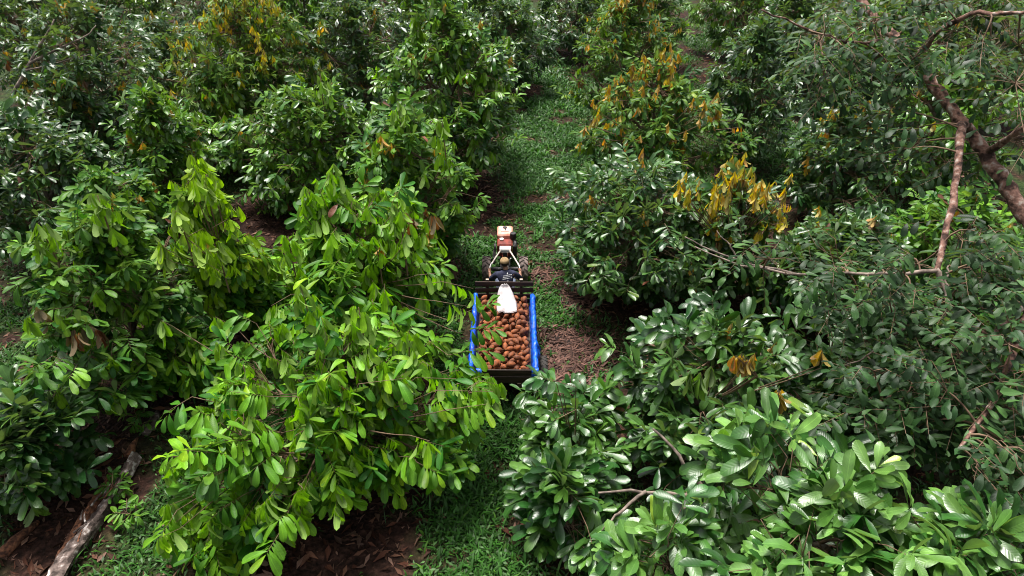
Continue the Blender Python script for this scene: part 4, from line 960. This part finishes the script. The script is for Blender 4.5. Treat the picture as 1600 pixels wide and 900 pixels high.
# ------------------------------------------------------------------ brown fruits, dropped one by one into the bed
def fruits():
    rg = np.random.default_rng(21); placed = []          # sphere list per fruit
    def fm(L, R, wob):
        V = []; F = []; seg, rings = 14, 10
        for i in range(rings+1):
            t = -1+2*i/rings; w = math.cos(t*math.pi/2)**.62*(1+wob*t)
            for k in range(seg):
                a = 2*math.pi*k/seg; V.append((t*L, R*w*math.cos(a), R*w*math.sin(a)*(1+.04*math.sin(3*t))))
        for i in range(rings):
            for k in range(seg): F.append((i*seg+k, i*seg+(k+1) % seg, (i+1)*seg+(k+1) % seg, (i+1)*seg+k))
        mb = MB().add(V, F); me = bpy.data.meshes.new('fruit_rind'); me.from_pydata(mb.v, [], mb.f); me.polygons.foreach_set('use_smooth', [True]*len(me.polygons)); me.materials.append(M['rind'])
        bm = me; return me
    def stem_m(L):
        mb = MB().tube([(L*.97, 0, 0), (L*1.08, .002, .003), (L*1.16, .006, .004)], [.008, .006, .005], 6)
        me = bpy.data.meshes.new('fruit_stalk'); me.from_pydata(mb.v, [], mb.f); me.materials.append(M['twig']); return me
    kinds = [(.09, .05, .06), (.078, .053, -.05), (.104, .05, .1), (.066, .05, 0), (.088, .058, .04)]
    meshes = [fm(*k) for k in kinds]; stems = [stem_m(k[0]) for k in kinds]
    x0, x1, y0, y1 = XC-.52, XC+.52, TY0+.05, TY1-.07; base = FZ+.032
    SP = np.zeros((0, 4)); N = 296
    spec = []
    for q in range(N):
        k = rg.integers(0, 5); Lh, R, _ = kinds[k]; best = None
        sc = rg.uniform(.9, 1.1)
        for _ in range(22):
            yaw = rg.uniform(0, math.pi); pit = rg.normal(0, .28); d = np.array([math.cos(yaw)*math.cos(pit), math.sin(yaw)*math.cos(pit), math.sin(pit)])
            ex = abs(d[0])*Lh*sc+R*.25; ey = abs(d[1])*Lh*sc+R*.25
            x = rg.uniform(x0+max(ex, R), x1-max(ex, R)); y = rg.uniform(y0+max(ey, R), y1-max(ey, R))
            off = np.array([-.55, 0, .55])*Lh*sc; r_ = np.array([.86, 1, .86])*R*sc
            c = d[None]*off[:, None]
            z = max(base + r_[i] - c[i, 2] for i in range(3))
            if len(SP):
                for i in range(3):
                    dx = SP[:, 0]-(x+c[i, 0]); dy = SP[:, 1]-(y+c[i, 1]); rr = SP[:, 3]+r_[i]; h = rr*rr-dx*dx-dy*dy; m_ = h > 0
                    if m_.any(): z = max(z, float((SP[m_, 2]+np.sqrt(h[m_])*.88).max() - c[i, 2]))
            cost = z + .02*((y-(yc))/1.2)**2*0
            if best is None or cost < best[0]: best = (cost, x, y, z, yaw, pit, off, r_, c, k, sc)
        _, x, y, z, yaw, pit, off, r_, c, k, sc = best
        if z > RZ-.01: continue
        SP = np.concatenate([SP, np.c_[x+c[:, 0], y+c[:, 1], z+c[:, 2], r_]]); spec.append((x, y, z, yaw, pit, k, sc))
    LAB = 'brown velvety oblong fruit in the heap on the trailer'
    for i, (x, y, z, yaw, pit, k, sc) in enumerate(spec):
        o = bpy.data.objects.new('cupuacu_fruit', meshes[k]); C.objects.link(o); o.location = (x, y, z); o.rotation_euler = (rg.uniform(0, 6.28), -pit, yaw + (math.pi if rg.random() < .5 else 0)); o.scale = (sc, sc, sc)
        tag(o, LAB, 'fruit', 'brown fruits heaped in the trailer')
        s = bpy.data.objects.new('stalk', stems[k]); C.objects.link(s); s.parent = o
    z_top = lambda x, y, z: not any(abs(q[0]-x) < .045 and abs(q[1]-y) < .055 and q[2] > z+.05 for q in spec)
    vis = [i for i, q in enumerate(spec) if z_top(q[0], q[1], q[2])]; objs = [o for o in C.objects if o.name.startswith('cupuacu_fruit')]
    ORD = ['first', 'second', 'third', 'fourth', 'fifth', 'sixth', 'seventh', 'eighth', 'ninth', 'tenth', 'eleventh', 'twelfth', 'thirteenth', 'fourteenth', 'fifteenth', 'sixteenth', 'seventeenth', 'eighteenth']
    done = set()
    for cond, key_, txt in ((lambda q: q[1] < y0+.14, lambda q: q[0], 'brown fruit in the row along the tailboard, %s from the left'), (lambda q: q[0] < x0+.13, lambda q: q[1], 'brown fruit along the left blue tarp edge, %s from the tailboard'),
                            (lambda q: q[0] > x1-.13, lambda q: q[1], 'brown fruit along the right blue tarp edge, %s from the tailboard'), (lambda q: q[1] > y1-.16, lambda q: q[0], 'brown fruit at the foot of the headboard, %s from the left')):
        row = sorted([i for i in vis if i not in done and cond(spec[i])], key=lambda i: key_(spec[i]))[:18]
        for r_, i in enumerate(row): objs[i]['label'] = txt % ORD[r_]; done.add(i)
    rows_ = {}
    for i in vis:
        if i not in done: rows_.setdefault(int((spec[i][1]-y0-.14)/.165), []).append(i)
    for rw, ids in rows_.items():
        for c_, i in enumerate(sorted(ids, key=lambda i: spec[i][0])):
            if rw < 18 and c_ < 18: objs[i]['label'] = 'brown fruit inside the heap, %s row up from the tailboard, %s from left' % (ORD[rw+1] if rw < 17 else 'last', ORD[c_]); done.add(i)
    for i, o in enumerate(objs):
        if i not in done: o['label'] = 'brown fruit buried under others low in the trailer heap'
    print('FRUITS', len(spec), 'top', max(s[2] for s in spec))
    return SP
SP = fruits()

# ------------------------------------------------------------------ white sack over the headboard end of the load
def sack():
    root = empty('white_sack', (XC+.03, TY1-.4, RZ-.08), 'crumpled white woven sack lying on the fruit against the headboard', 'sack')
    def top(x, y):
        d = np.hypot(SP[:, 0]-x, SP[:, 1]-y); m_ = d < SP[:, 3]
        return float((SP[m_, 2]+np.sqrt(SP[m_, 3]**2-d[m_]**2)).max()) if m_.any() else .86
    n, K = 26, 15; hx = np.interp(np.linspace(0, 1, n), [0, .08, .25, .5, .8, 1], [.05, .1, .16, .2, .205, .2])
    cx = np.interp(np.linspace(0, 1, n), [0, .2, .5, 1], [XC+.0, XC+.015, XC+.055, XC+.06])
    V = []; rg = np.random.default_rng(4)
    zs = []
    for i in range(n):
        v = i/(n-1)
        for k in range(K):
            u = -1+2*k/(K-1); x = cx[i]+u*hx[i]; y = np.interp(v, [0, .1, .22, 1], [TY1-.03, TY1-.05, TY1-.16, TY1-.76]) + .03*u*v
            zg = max(top(x+dx, y+dy) for dx in (-.05, 0, .05) for dy in (-.05, 0, .05)) if v > .15 else .9
            z = max(zg+.012, np.interp(v, [0, .1, .3, .5, 1], [RZ+.2, RZ+.13, RZ+.04, RZ-.02, RZ-.06]))
            z += .012*math.sin(u*9+v*3)*(1-v*.7) + .008*math.sin(u*4-v*11) - .035*abs(u)**4*v
            V.append([x, y, z])
    A = np.array(V).reshape(n, K, 3)
    for _ in range(2): A[1:-1, 1:-1, 2] = np.maximum(A[1:-1, 1:-1, 2], (A[:-2, 1:-1, 2]+A[2:, 1:-1, 2]+A[1:-1, :-2, 2]+A[1:-1, 2:, 2])/4)
    F = [(i*K+k, i*K+k+1, (i+1)*K+k+1, (i+1)*K+k) for i in range(n-1) for k in range(K-1)]
    o = MB().add(A.reshape(-1, 3), F).build('bag', M['sack'], root, smooth=True); s = o.modifiers.new('thickness', 'SOLIDIFY'); s.thickness = .014; s.offset = -1
    h = MB().tube([A[-1, k]+np.array([0, -.006, -.004]) for k in range(K)], .009, 6).build('hem', M['sack'], root, smooth=True)
sack()

# ------------------------------------------------------------------ two-wheel tractor
def tractor():
    ax = 13.98
    t = empty('two_wheel_tractor', (XC, ax, 0), 'red walking tractor with lugged tyres pulling the trailer', 'tractor')
    B = lambda c, s, nm, mt, **k: MB().box((XC+c[0], c[1], c[2]), s, bev=k.pop('bev', .012), **k).build(nm, M[mt], t)
    B((0, ax, .36), (.2, .34, .26), 'gearbox', 'steel', bev=.03); B((0, ax, .34), (.66, .09, .09), 'axle_housing', 'steel', bev=.02)
    for s in (-1, 1): wheel(t, (XC+s*.445, ax, .325), .315, .21, lug=True, lugs=14)
    for s in (-1, 1): B((s*.1, ax+.62, .36), (.05, 1.15, .07), 'engine_frame', 'black')
    B((-.01, ax+.72, .55), (.38, .46, .36), 'engine_block', 'darkred', bev=.03)
    B((.235, ax+.66, .55), (.1, .34, .32), 'flywheel_guard', 'black', bev=.03)
    hd = B((-.01, ax+1.02, .74), (.38, .44, .2), 'hood', 'fadedred', bev=.03, rx=.02)
    MB().box((XC-.01, ax+1.03, .848), (.19, .17, .02), bev=.006).build('tank_glare_panel', M['palered'], hd)  # paler panel stands in for the glare on the hood top
    MB().lathe((XC-.01, ax+1.1, .853), [(.055, 0), (.055, .02), (.045, .03), (.001, .032)], 'Z', 18).build('fuel_cap', M['steel'], hd)
    MB().lathe((XC, ax+.99, .858), [(.018, 0), (.018, .02), (.001, .024)], 'Z', 10).build('knob', M['black'], hd)
    B((-.01, ax+1.0, .55), (.32, .38, .2), 'radiator', 'red', bev=.02)
    MB().lathe((XC+.19, ax+.8, .72), [(.001, 0), (.075, 0), (.08, .02), (.08, .13), (.07, .16), (.001, .165)], 'Z', 18).build('air_filter', M['black'], t, smooth=True, angle=40)
    MB().tube([(XC+.15, ax+.72, .66), (XC+.22, ax+.72, .7), (XC+.25, ax+.66, .68), (XC+.25, ax+.5, .62)], [.03, .04, .045, .035], 10).build('exhaust', M['black'], t, smooth=True)
    for k in range(3): MB().lathe((XC-.245-.018*k, ax+.68, .52), [(.05, 0), (.12, 0), (.125, .004), (.125, .01), (.12, .014), (.05, .014)], 'X', 22).build('pulley', M['steel'], t)
    B((-.27, ax+.36, .47), (.075, .62, .2), 'belt_guard', 'steel', bev=.035, rx=-.25)
    MB().lathe((XC-.09, ax+.72, .735), [(.001, .0), (.045, .0), (.05, .01), (.05, .03), (.035, .035), (.03, .02), (.001, .02)], 'Z', 16).build('filler_ring', M['white'], t)
    B((0, ax+.36, .62), (.12, .28, .1), 'neck', 'fadedred', bev=.015); B((0, ax+.2, .46), (.14, .3, .2), 'clutch_housing', 'darkred', bev=.03)
    box = B((.005, ax+.13, .82), (.27, .15, .1), 'control_box', 'white', bev=.008); B((0, ax+.15, .66), (.1, .1, .24), 'column', 'black')
    MB().box((XC+.005, ax+.061, .8), (.26, .012, .045), bev=.003).build('control_slot', M['black'], box)
    for s in (-1, 1):
        hb = MB().tube([(XC+s*.1, ax+.1, .82), (XC+s*.17, ax-.15, .85), (XC+s*.24, ax-.42, .89), (XC+s*.335, ax-.8, .93), (XC+s*.345, ax-1.02, .93)], [.019, .019, .018, .016, .015], 10).build('handlebar', M['cream'], t, smooth=True)
        MB().tube([(XC+s*.333, ax-.84, .93), (XC+s*.347, ax-1.06, .93)], .023, 10).build('grip', M['black'], hb)
        MB().tube([(XC+s*.30, ax-.66, .945), (XC+s*.32, ax-.78, .975), (XC+s*.335, ax-.92, .975)], [.008, .009, .007], 6).build('lever', M['white'], hb)
    MB().tube([(XC+.1, ax+.05, .55), (XC+.13, ax-.25, .8), (XC+.135, ax-.4, .9)], [.012, .011, .014], 7).build('gear_lever', M['white'], t)
    MB().tube([(XC-.05, ax+.03, .5), (XC-.12, ax-.2, .78), (XC-.15, ax-.32, .82)], [.02, .018, .018], 7).build('shift_rod', M['black'], t)
    B((0, ax-.34, .42), (.1, .4, .09), 'hitch', 'steel'); B((0, ax-.56, .44), (.16, .06, .16), 'hitch_plate', 'steel')
    B((-.01, ax+1.24, .5), (.3, .03, .26), 'front_bumper', 'black'); 
tractor()

# ------------------------------------------------------------------ driver seated on the front board
def skin_mesh(name, joints, edges, mat, root, root_v, sub=2, prt=True):
    me = bpy.data.meshes.new(name); o0 = Vector((0, 0, 0)); p = root
    while p is not None: o0 = o0 + p.location; p = p.parent
    me.from_pydata([tuple(Vector(j[0])-o0) for j in joints], edges, [])
    o = bpy.data.objects.new(name, me); C.objects.link(o)
    md = o.modifiers.new('skin', 'SKIN'); md.use_smooth_shade = True; md.branch_smoothing = .6
    for i, j in enumerate(joints):
        r = j[1] if isinstance(j[1], tuple) else (j[1], j[1]); me.skin_vertices[0].data[i].radius = r; me.skin_vertices[0].data[i].use_root = (i == root_v)
    sb = o.modifiers.new('sub', 'SUBSURF'); sb.levels = sub; sb.render_levels = sub
    dg = bpy.context.evaluated_depsgraph_get(); m2 = bpy.data.meshes.new_from_object(o.evaluated_get(dg))
    bpy.data.objects.remove(o); m2.materials.clear(); m2.materials.append(mat); m2.name = name
    m2.polygons.foreach_set('use_smooth', [True]*len(m2.polygons))
    return link_mesh(name, m2, mat, root)
def person():
    sy = TY1+.36; sz = .605; X = XC+.02
    r = empty('person', (X, sy, sz), 'person in navy t-shirt and khaki cap steering the tractor, seen from behind', 'person')
    pel = (X, sy, sz+.13); wst = (X+.005, sy+.03, sz+.28); ch = (X+.015, sy+.09, sz+.46); nk = (X+.01, sy+.16, sz+.6); nk2 = (X-.005, sy+.19, sz+.65)
    hd = (X-.015, sy+.235, sz+.735); ht = (X-.02, sy+.245, sz+.81)
    shl, shr = (X-.175, sy+.11, sz+.535), (X+.205, sy+.11, sz+.535)
    ell, elr = (X-.325, sy+.22, sz+.3), (X+.335, sy+.24, sz+.3)
    hl, hr = (XC-.345, 13.0, .935), (XC+.342, 13.02, .935)
    hipl, hipr = (X-.1, sy+.04, sz+.1), (X+.1, sy+.04, sz+.1)
    knl, knr = (X-.17, sy+.46, sz+.13), (X+.17, sy+.46, sz+.13); anl, anr = (X-.16, sy+.56, .44), (X+.16, sy+.56, .44); tol, tor = (X-.165, sy+.72, .40), (X+.165, sy+.72, .40)
    J = [(pel, (.11, .085)), (wst, (.1, .075)), (ch, (.11, .065)), (nk, (.055, .052)), (nk2, .055), (hd, (.078, .092)), (ht, (.06, .07)),
         (shl, .045), (ell, .038), (hl, .03), (shr, .045), (elr, .038), (hr, .03),
         (hipl, .085), (knl, .062), (anl, .042), (tol, .036), (hipr, .085), (knr, .062), (anr, .042), (tor, .036)]
    E = [(0, 1), (1, 2), (2, 3), (3, 4), (4, 5), (5, 6), (2, 7), (7, 8), (8, 9), (2, 10), (10, 11), (11, 12), (0, 13), (13, 14), (14, 15), (15, 16), (0, 17), (17, 18), (18, 19), (19, 20)]
    # hands: five fingers curled round each grip
    for (hi, h, s) in ((9, hl, -1), (12, hr, 1)):
        for k in range(4):
            y = h[1]+.035-.022*k; b = len(J)
            ln = (.95, 1.08, 1.0, .8)[k]
            J += [((h[0]+s*.022, y, h[2]+.022), .0095), ((h[0]+s*.0, y+.002, h[2]+.032*ln), .0095), ((h[0]-s*.03*ln, y, h[2]+.012), .009), ((h[0]-s*.026*ln, y, h[2]-.016*ln), .008)]
            E += [(hi, b), (b, b+1), (b+1, b+2), (b+2, b+3)]
        b = len(J); J += [((h[0]-s*.012, h[1]+.06, h[2]+.02), .0105), ((h[0]-s*.03, h[1]+.075, h[2]+.002), .0095), ((h[0]-s*.026, h[1]+.072, h[2]-.022), .008)]; E += [(hi, b), (b, b+1), (b+1, b+2)]
    body = skin_mesh('body', J, E, M['skin'], r, 0)
    V3 = Vector
    # face turned to the tractor
    f = V3((hd[0], hd[1]+.09, hd[2]-.005))
    MB().ell(f+V3((0, .012, -.012)), (.014, .02, .026), seg=10, rings=8).build('nose', M['skin'], r, smooth=True)
    for s in (-1, 1):
        MB().ell(f+V3((s*.032, -.008, .012)), (.013, .01, .009), seg=10, rings=7).build('eye', M['eye'], r, smooth=True)
        MB().ell(V3((hd[0]+s*.08, hd[1]-.005, hd[2]-.005)), (.012, .022, .033), seg=10, rings=8).build('ear', M['skin'], r, smooth=True)
    MB().ell(f+V3((0, -.002, -.05)), (.026, .01, .007), seg=10, rings=6).build('mouth', M['darkred'], r, smooth=True)
    MB().ell((hd[0], hd[1]-.012, hd[2]+.002), (.086, .1, .085), seg=18, rings=12, z0=-.55).build('hair', M['hair'], r, smooth=True)
    R = Matrix.Rotation(-.28, 3, 'X')
    cp = MB().ell((hd[0]-.003, hd[1]+.005, hd[2]+.022), (.102, .118, .1), R=R, seg=24, rings=10, z0=-.18).build('cap', M['cap'], r, smooth=True)
    V = []; F = []
    for i in range(13):
        a = math.pi*(.1+.8*i/12)
        for q, rr in enumerate((1.0, 1.35, 1.6)): V.append(V3((hd[0]-.003+.1*math.cos(a)*(1 if q == 0 else 1.02), hd[1]+.005+.112*math.sin(a)*rr, hd[2]-.0-.03*q-.02*abs(math.cos(a))*q)))
    for i in range(12):
        for q in range(2): F.append((i*3+q, i*3+q+1, (i+1)*3+q+1, (i+1)*3+q))
    b = MB().add(V, F).build('brim', M['cap'], cp, smooth=True); sm = b.modifiers.new('thickness', 'SOLIDIFY'); sm.thickness = .006
    MB().ell((hd[0]-.003, hd[1]+.03, hd[2]+.118), (.008, .008, .006), seg=8, rings=5).build('button', M['cap'], cp)
    # clothes
    k = .016
    up = lambda a, b, t: tuple(a[i]+(b[i]-a[i])*t for i in range(3))
    SJ = [((pel[0], pel[1]-.005, pel[2]-.04), (.155, .125)), (pel, (.155, .128)), (wst, (.15, .12)), (ch, (.185, .125)), (nk, (.085, .08)), (shl, .08), (up(shl, ell, .85), .066), (up(ell, hl, .12), .06), (shr, .08), (up(shr, elr, .85), .066), (up(elr, hr, .12), .06)]
    sh = skin_mesh('t_shirt', SJ, [(0, 1), (1, 2), (2, 3), (3, 4), (3, 5), (5, 6), (6, 7), (3, 8), (8, 9), (9, 10)], M['shirt'], r, 1)
    TJ = [(pel, (.15, .12)), (hipl, .1), (knl, .078), (up(anl, knl, .12), .062), (hipr, .1), (knr, .078), (up(anr, knr, .12), .062)]
    skin_mesh('trousers', TJ, [(0, 1), (1, 2), (2, 3), (0, 4), (4, 5), (5, 6)], M['denim'], r, 0)
    for (a, t) in ((anl, tol), (anr, tor)): MB().tube([(a[0], a[1]-.06, .405), (a[0], a[1], .41), (t[0], t[1]-.02, .402), (t[0], t[1]+.06, .395)], [.03, .047, .045, .02], 12).build('shoe', M['black'], r, smooth=True)
    # white print on the back: small emblem, three lines of lettering, round mark
    dg = bpy.context.evaluated_depsgraph_get(); dg.update(); me = sh.data
    bv = BVHTree.FromPolygons([v.co + r.location for v in me.vertices], [p.vertices for p in me.polygons])
    nrm_d = Vector((0, -.72, .69)).normalized(); upd = Vector((0, .69, .72)).normalized(); org = V3((X+.045, sy+.03, sz+.47)); rx = V3((1, .0, 0)); tilt = .22
    def dab(u, v, w, h, mb):
        q = []
        for du, dv in ((-w, -h), (w, -h), (w, h), (-w, h)):
            uu = u+du; vv = v+dv+tilt*(u+du)*.9; p = org + rx*uu + upd*vv + nrm_d*.5; hit = bv.ray_cast(p, -nrm_d)
            if hit[0] is None: return
            q.append(hit[0]+nrm_d*.004)
        mb.add(q, [(0, 1, 2, 3)])
    rg = random.Random(4); mb = MB(); dab(0, .085, .013, .013, mb); dab(0, .104, .007, .005, mb)
    if mb.v: mb.build('print_emblem', M['print'], sh)
    for row, (v, hw) in enumerate(((.05, .095), (.016, .095), (-.018, .1))):
        mb = MB(); u = -hw
        while u < hw:
            w = rg.uniform(.003, .007)
            if rg.random() > .14:
                hh = rg.choice((.007, .007, .011)); dab(u, v, .003, hh, mb); dab(u+w*.6, v+rg.choice((-.005, .004, 0)), w*.5, .003, mb)
            u += w*2.1
        if mb.v: mb.build('print_line', M['print'], sh)
    mb = MB()
    for i in range(12):
        a = 2*math.pi*i/12; dab(.005+.014*math.cos(a), -.07+.014*math.sin(a), .0035, .003, mb)
    if mb.v: mb.build('print_badge', M['print'], sh)
person()
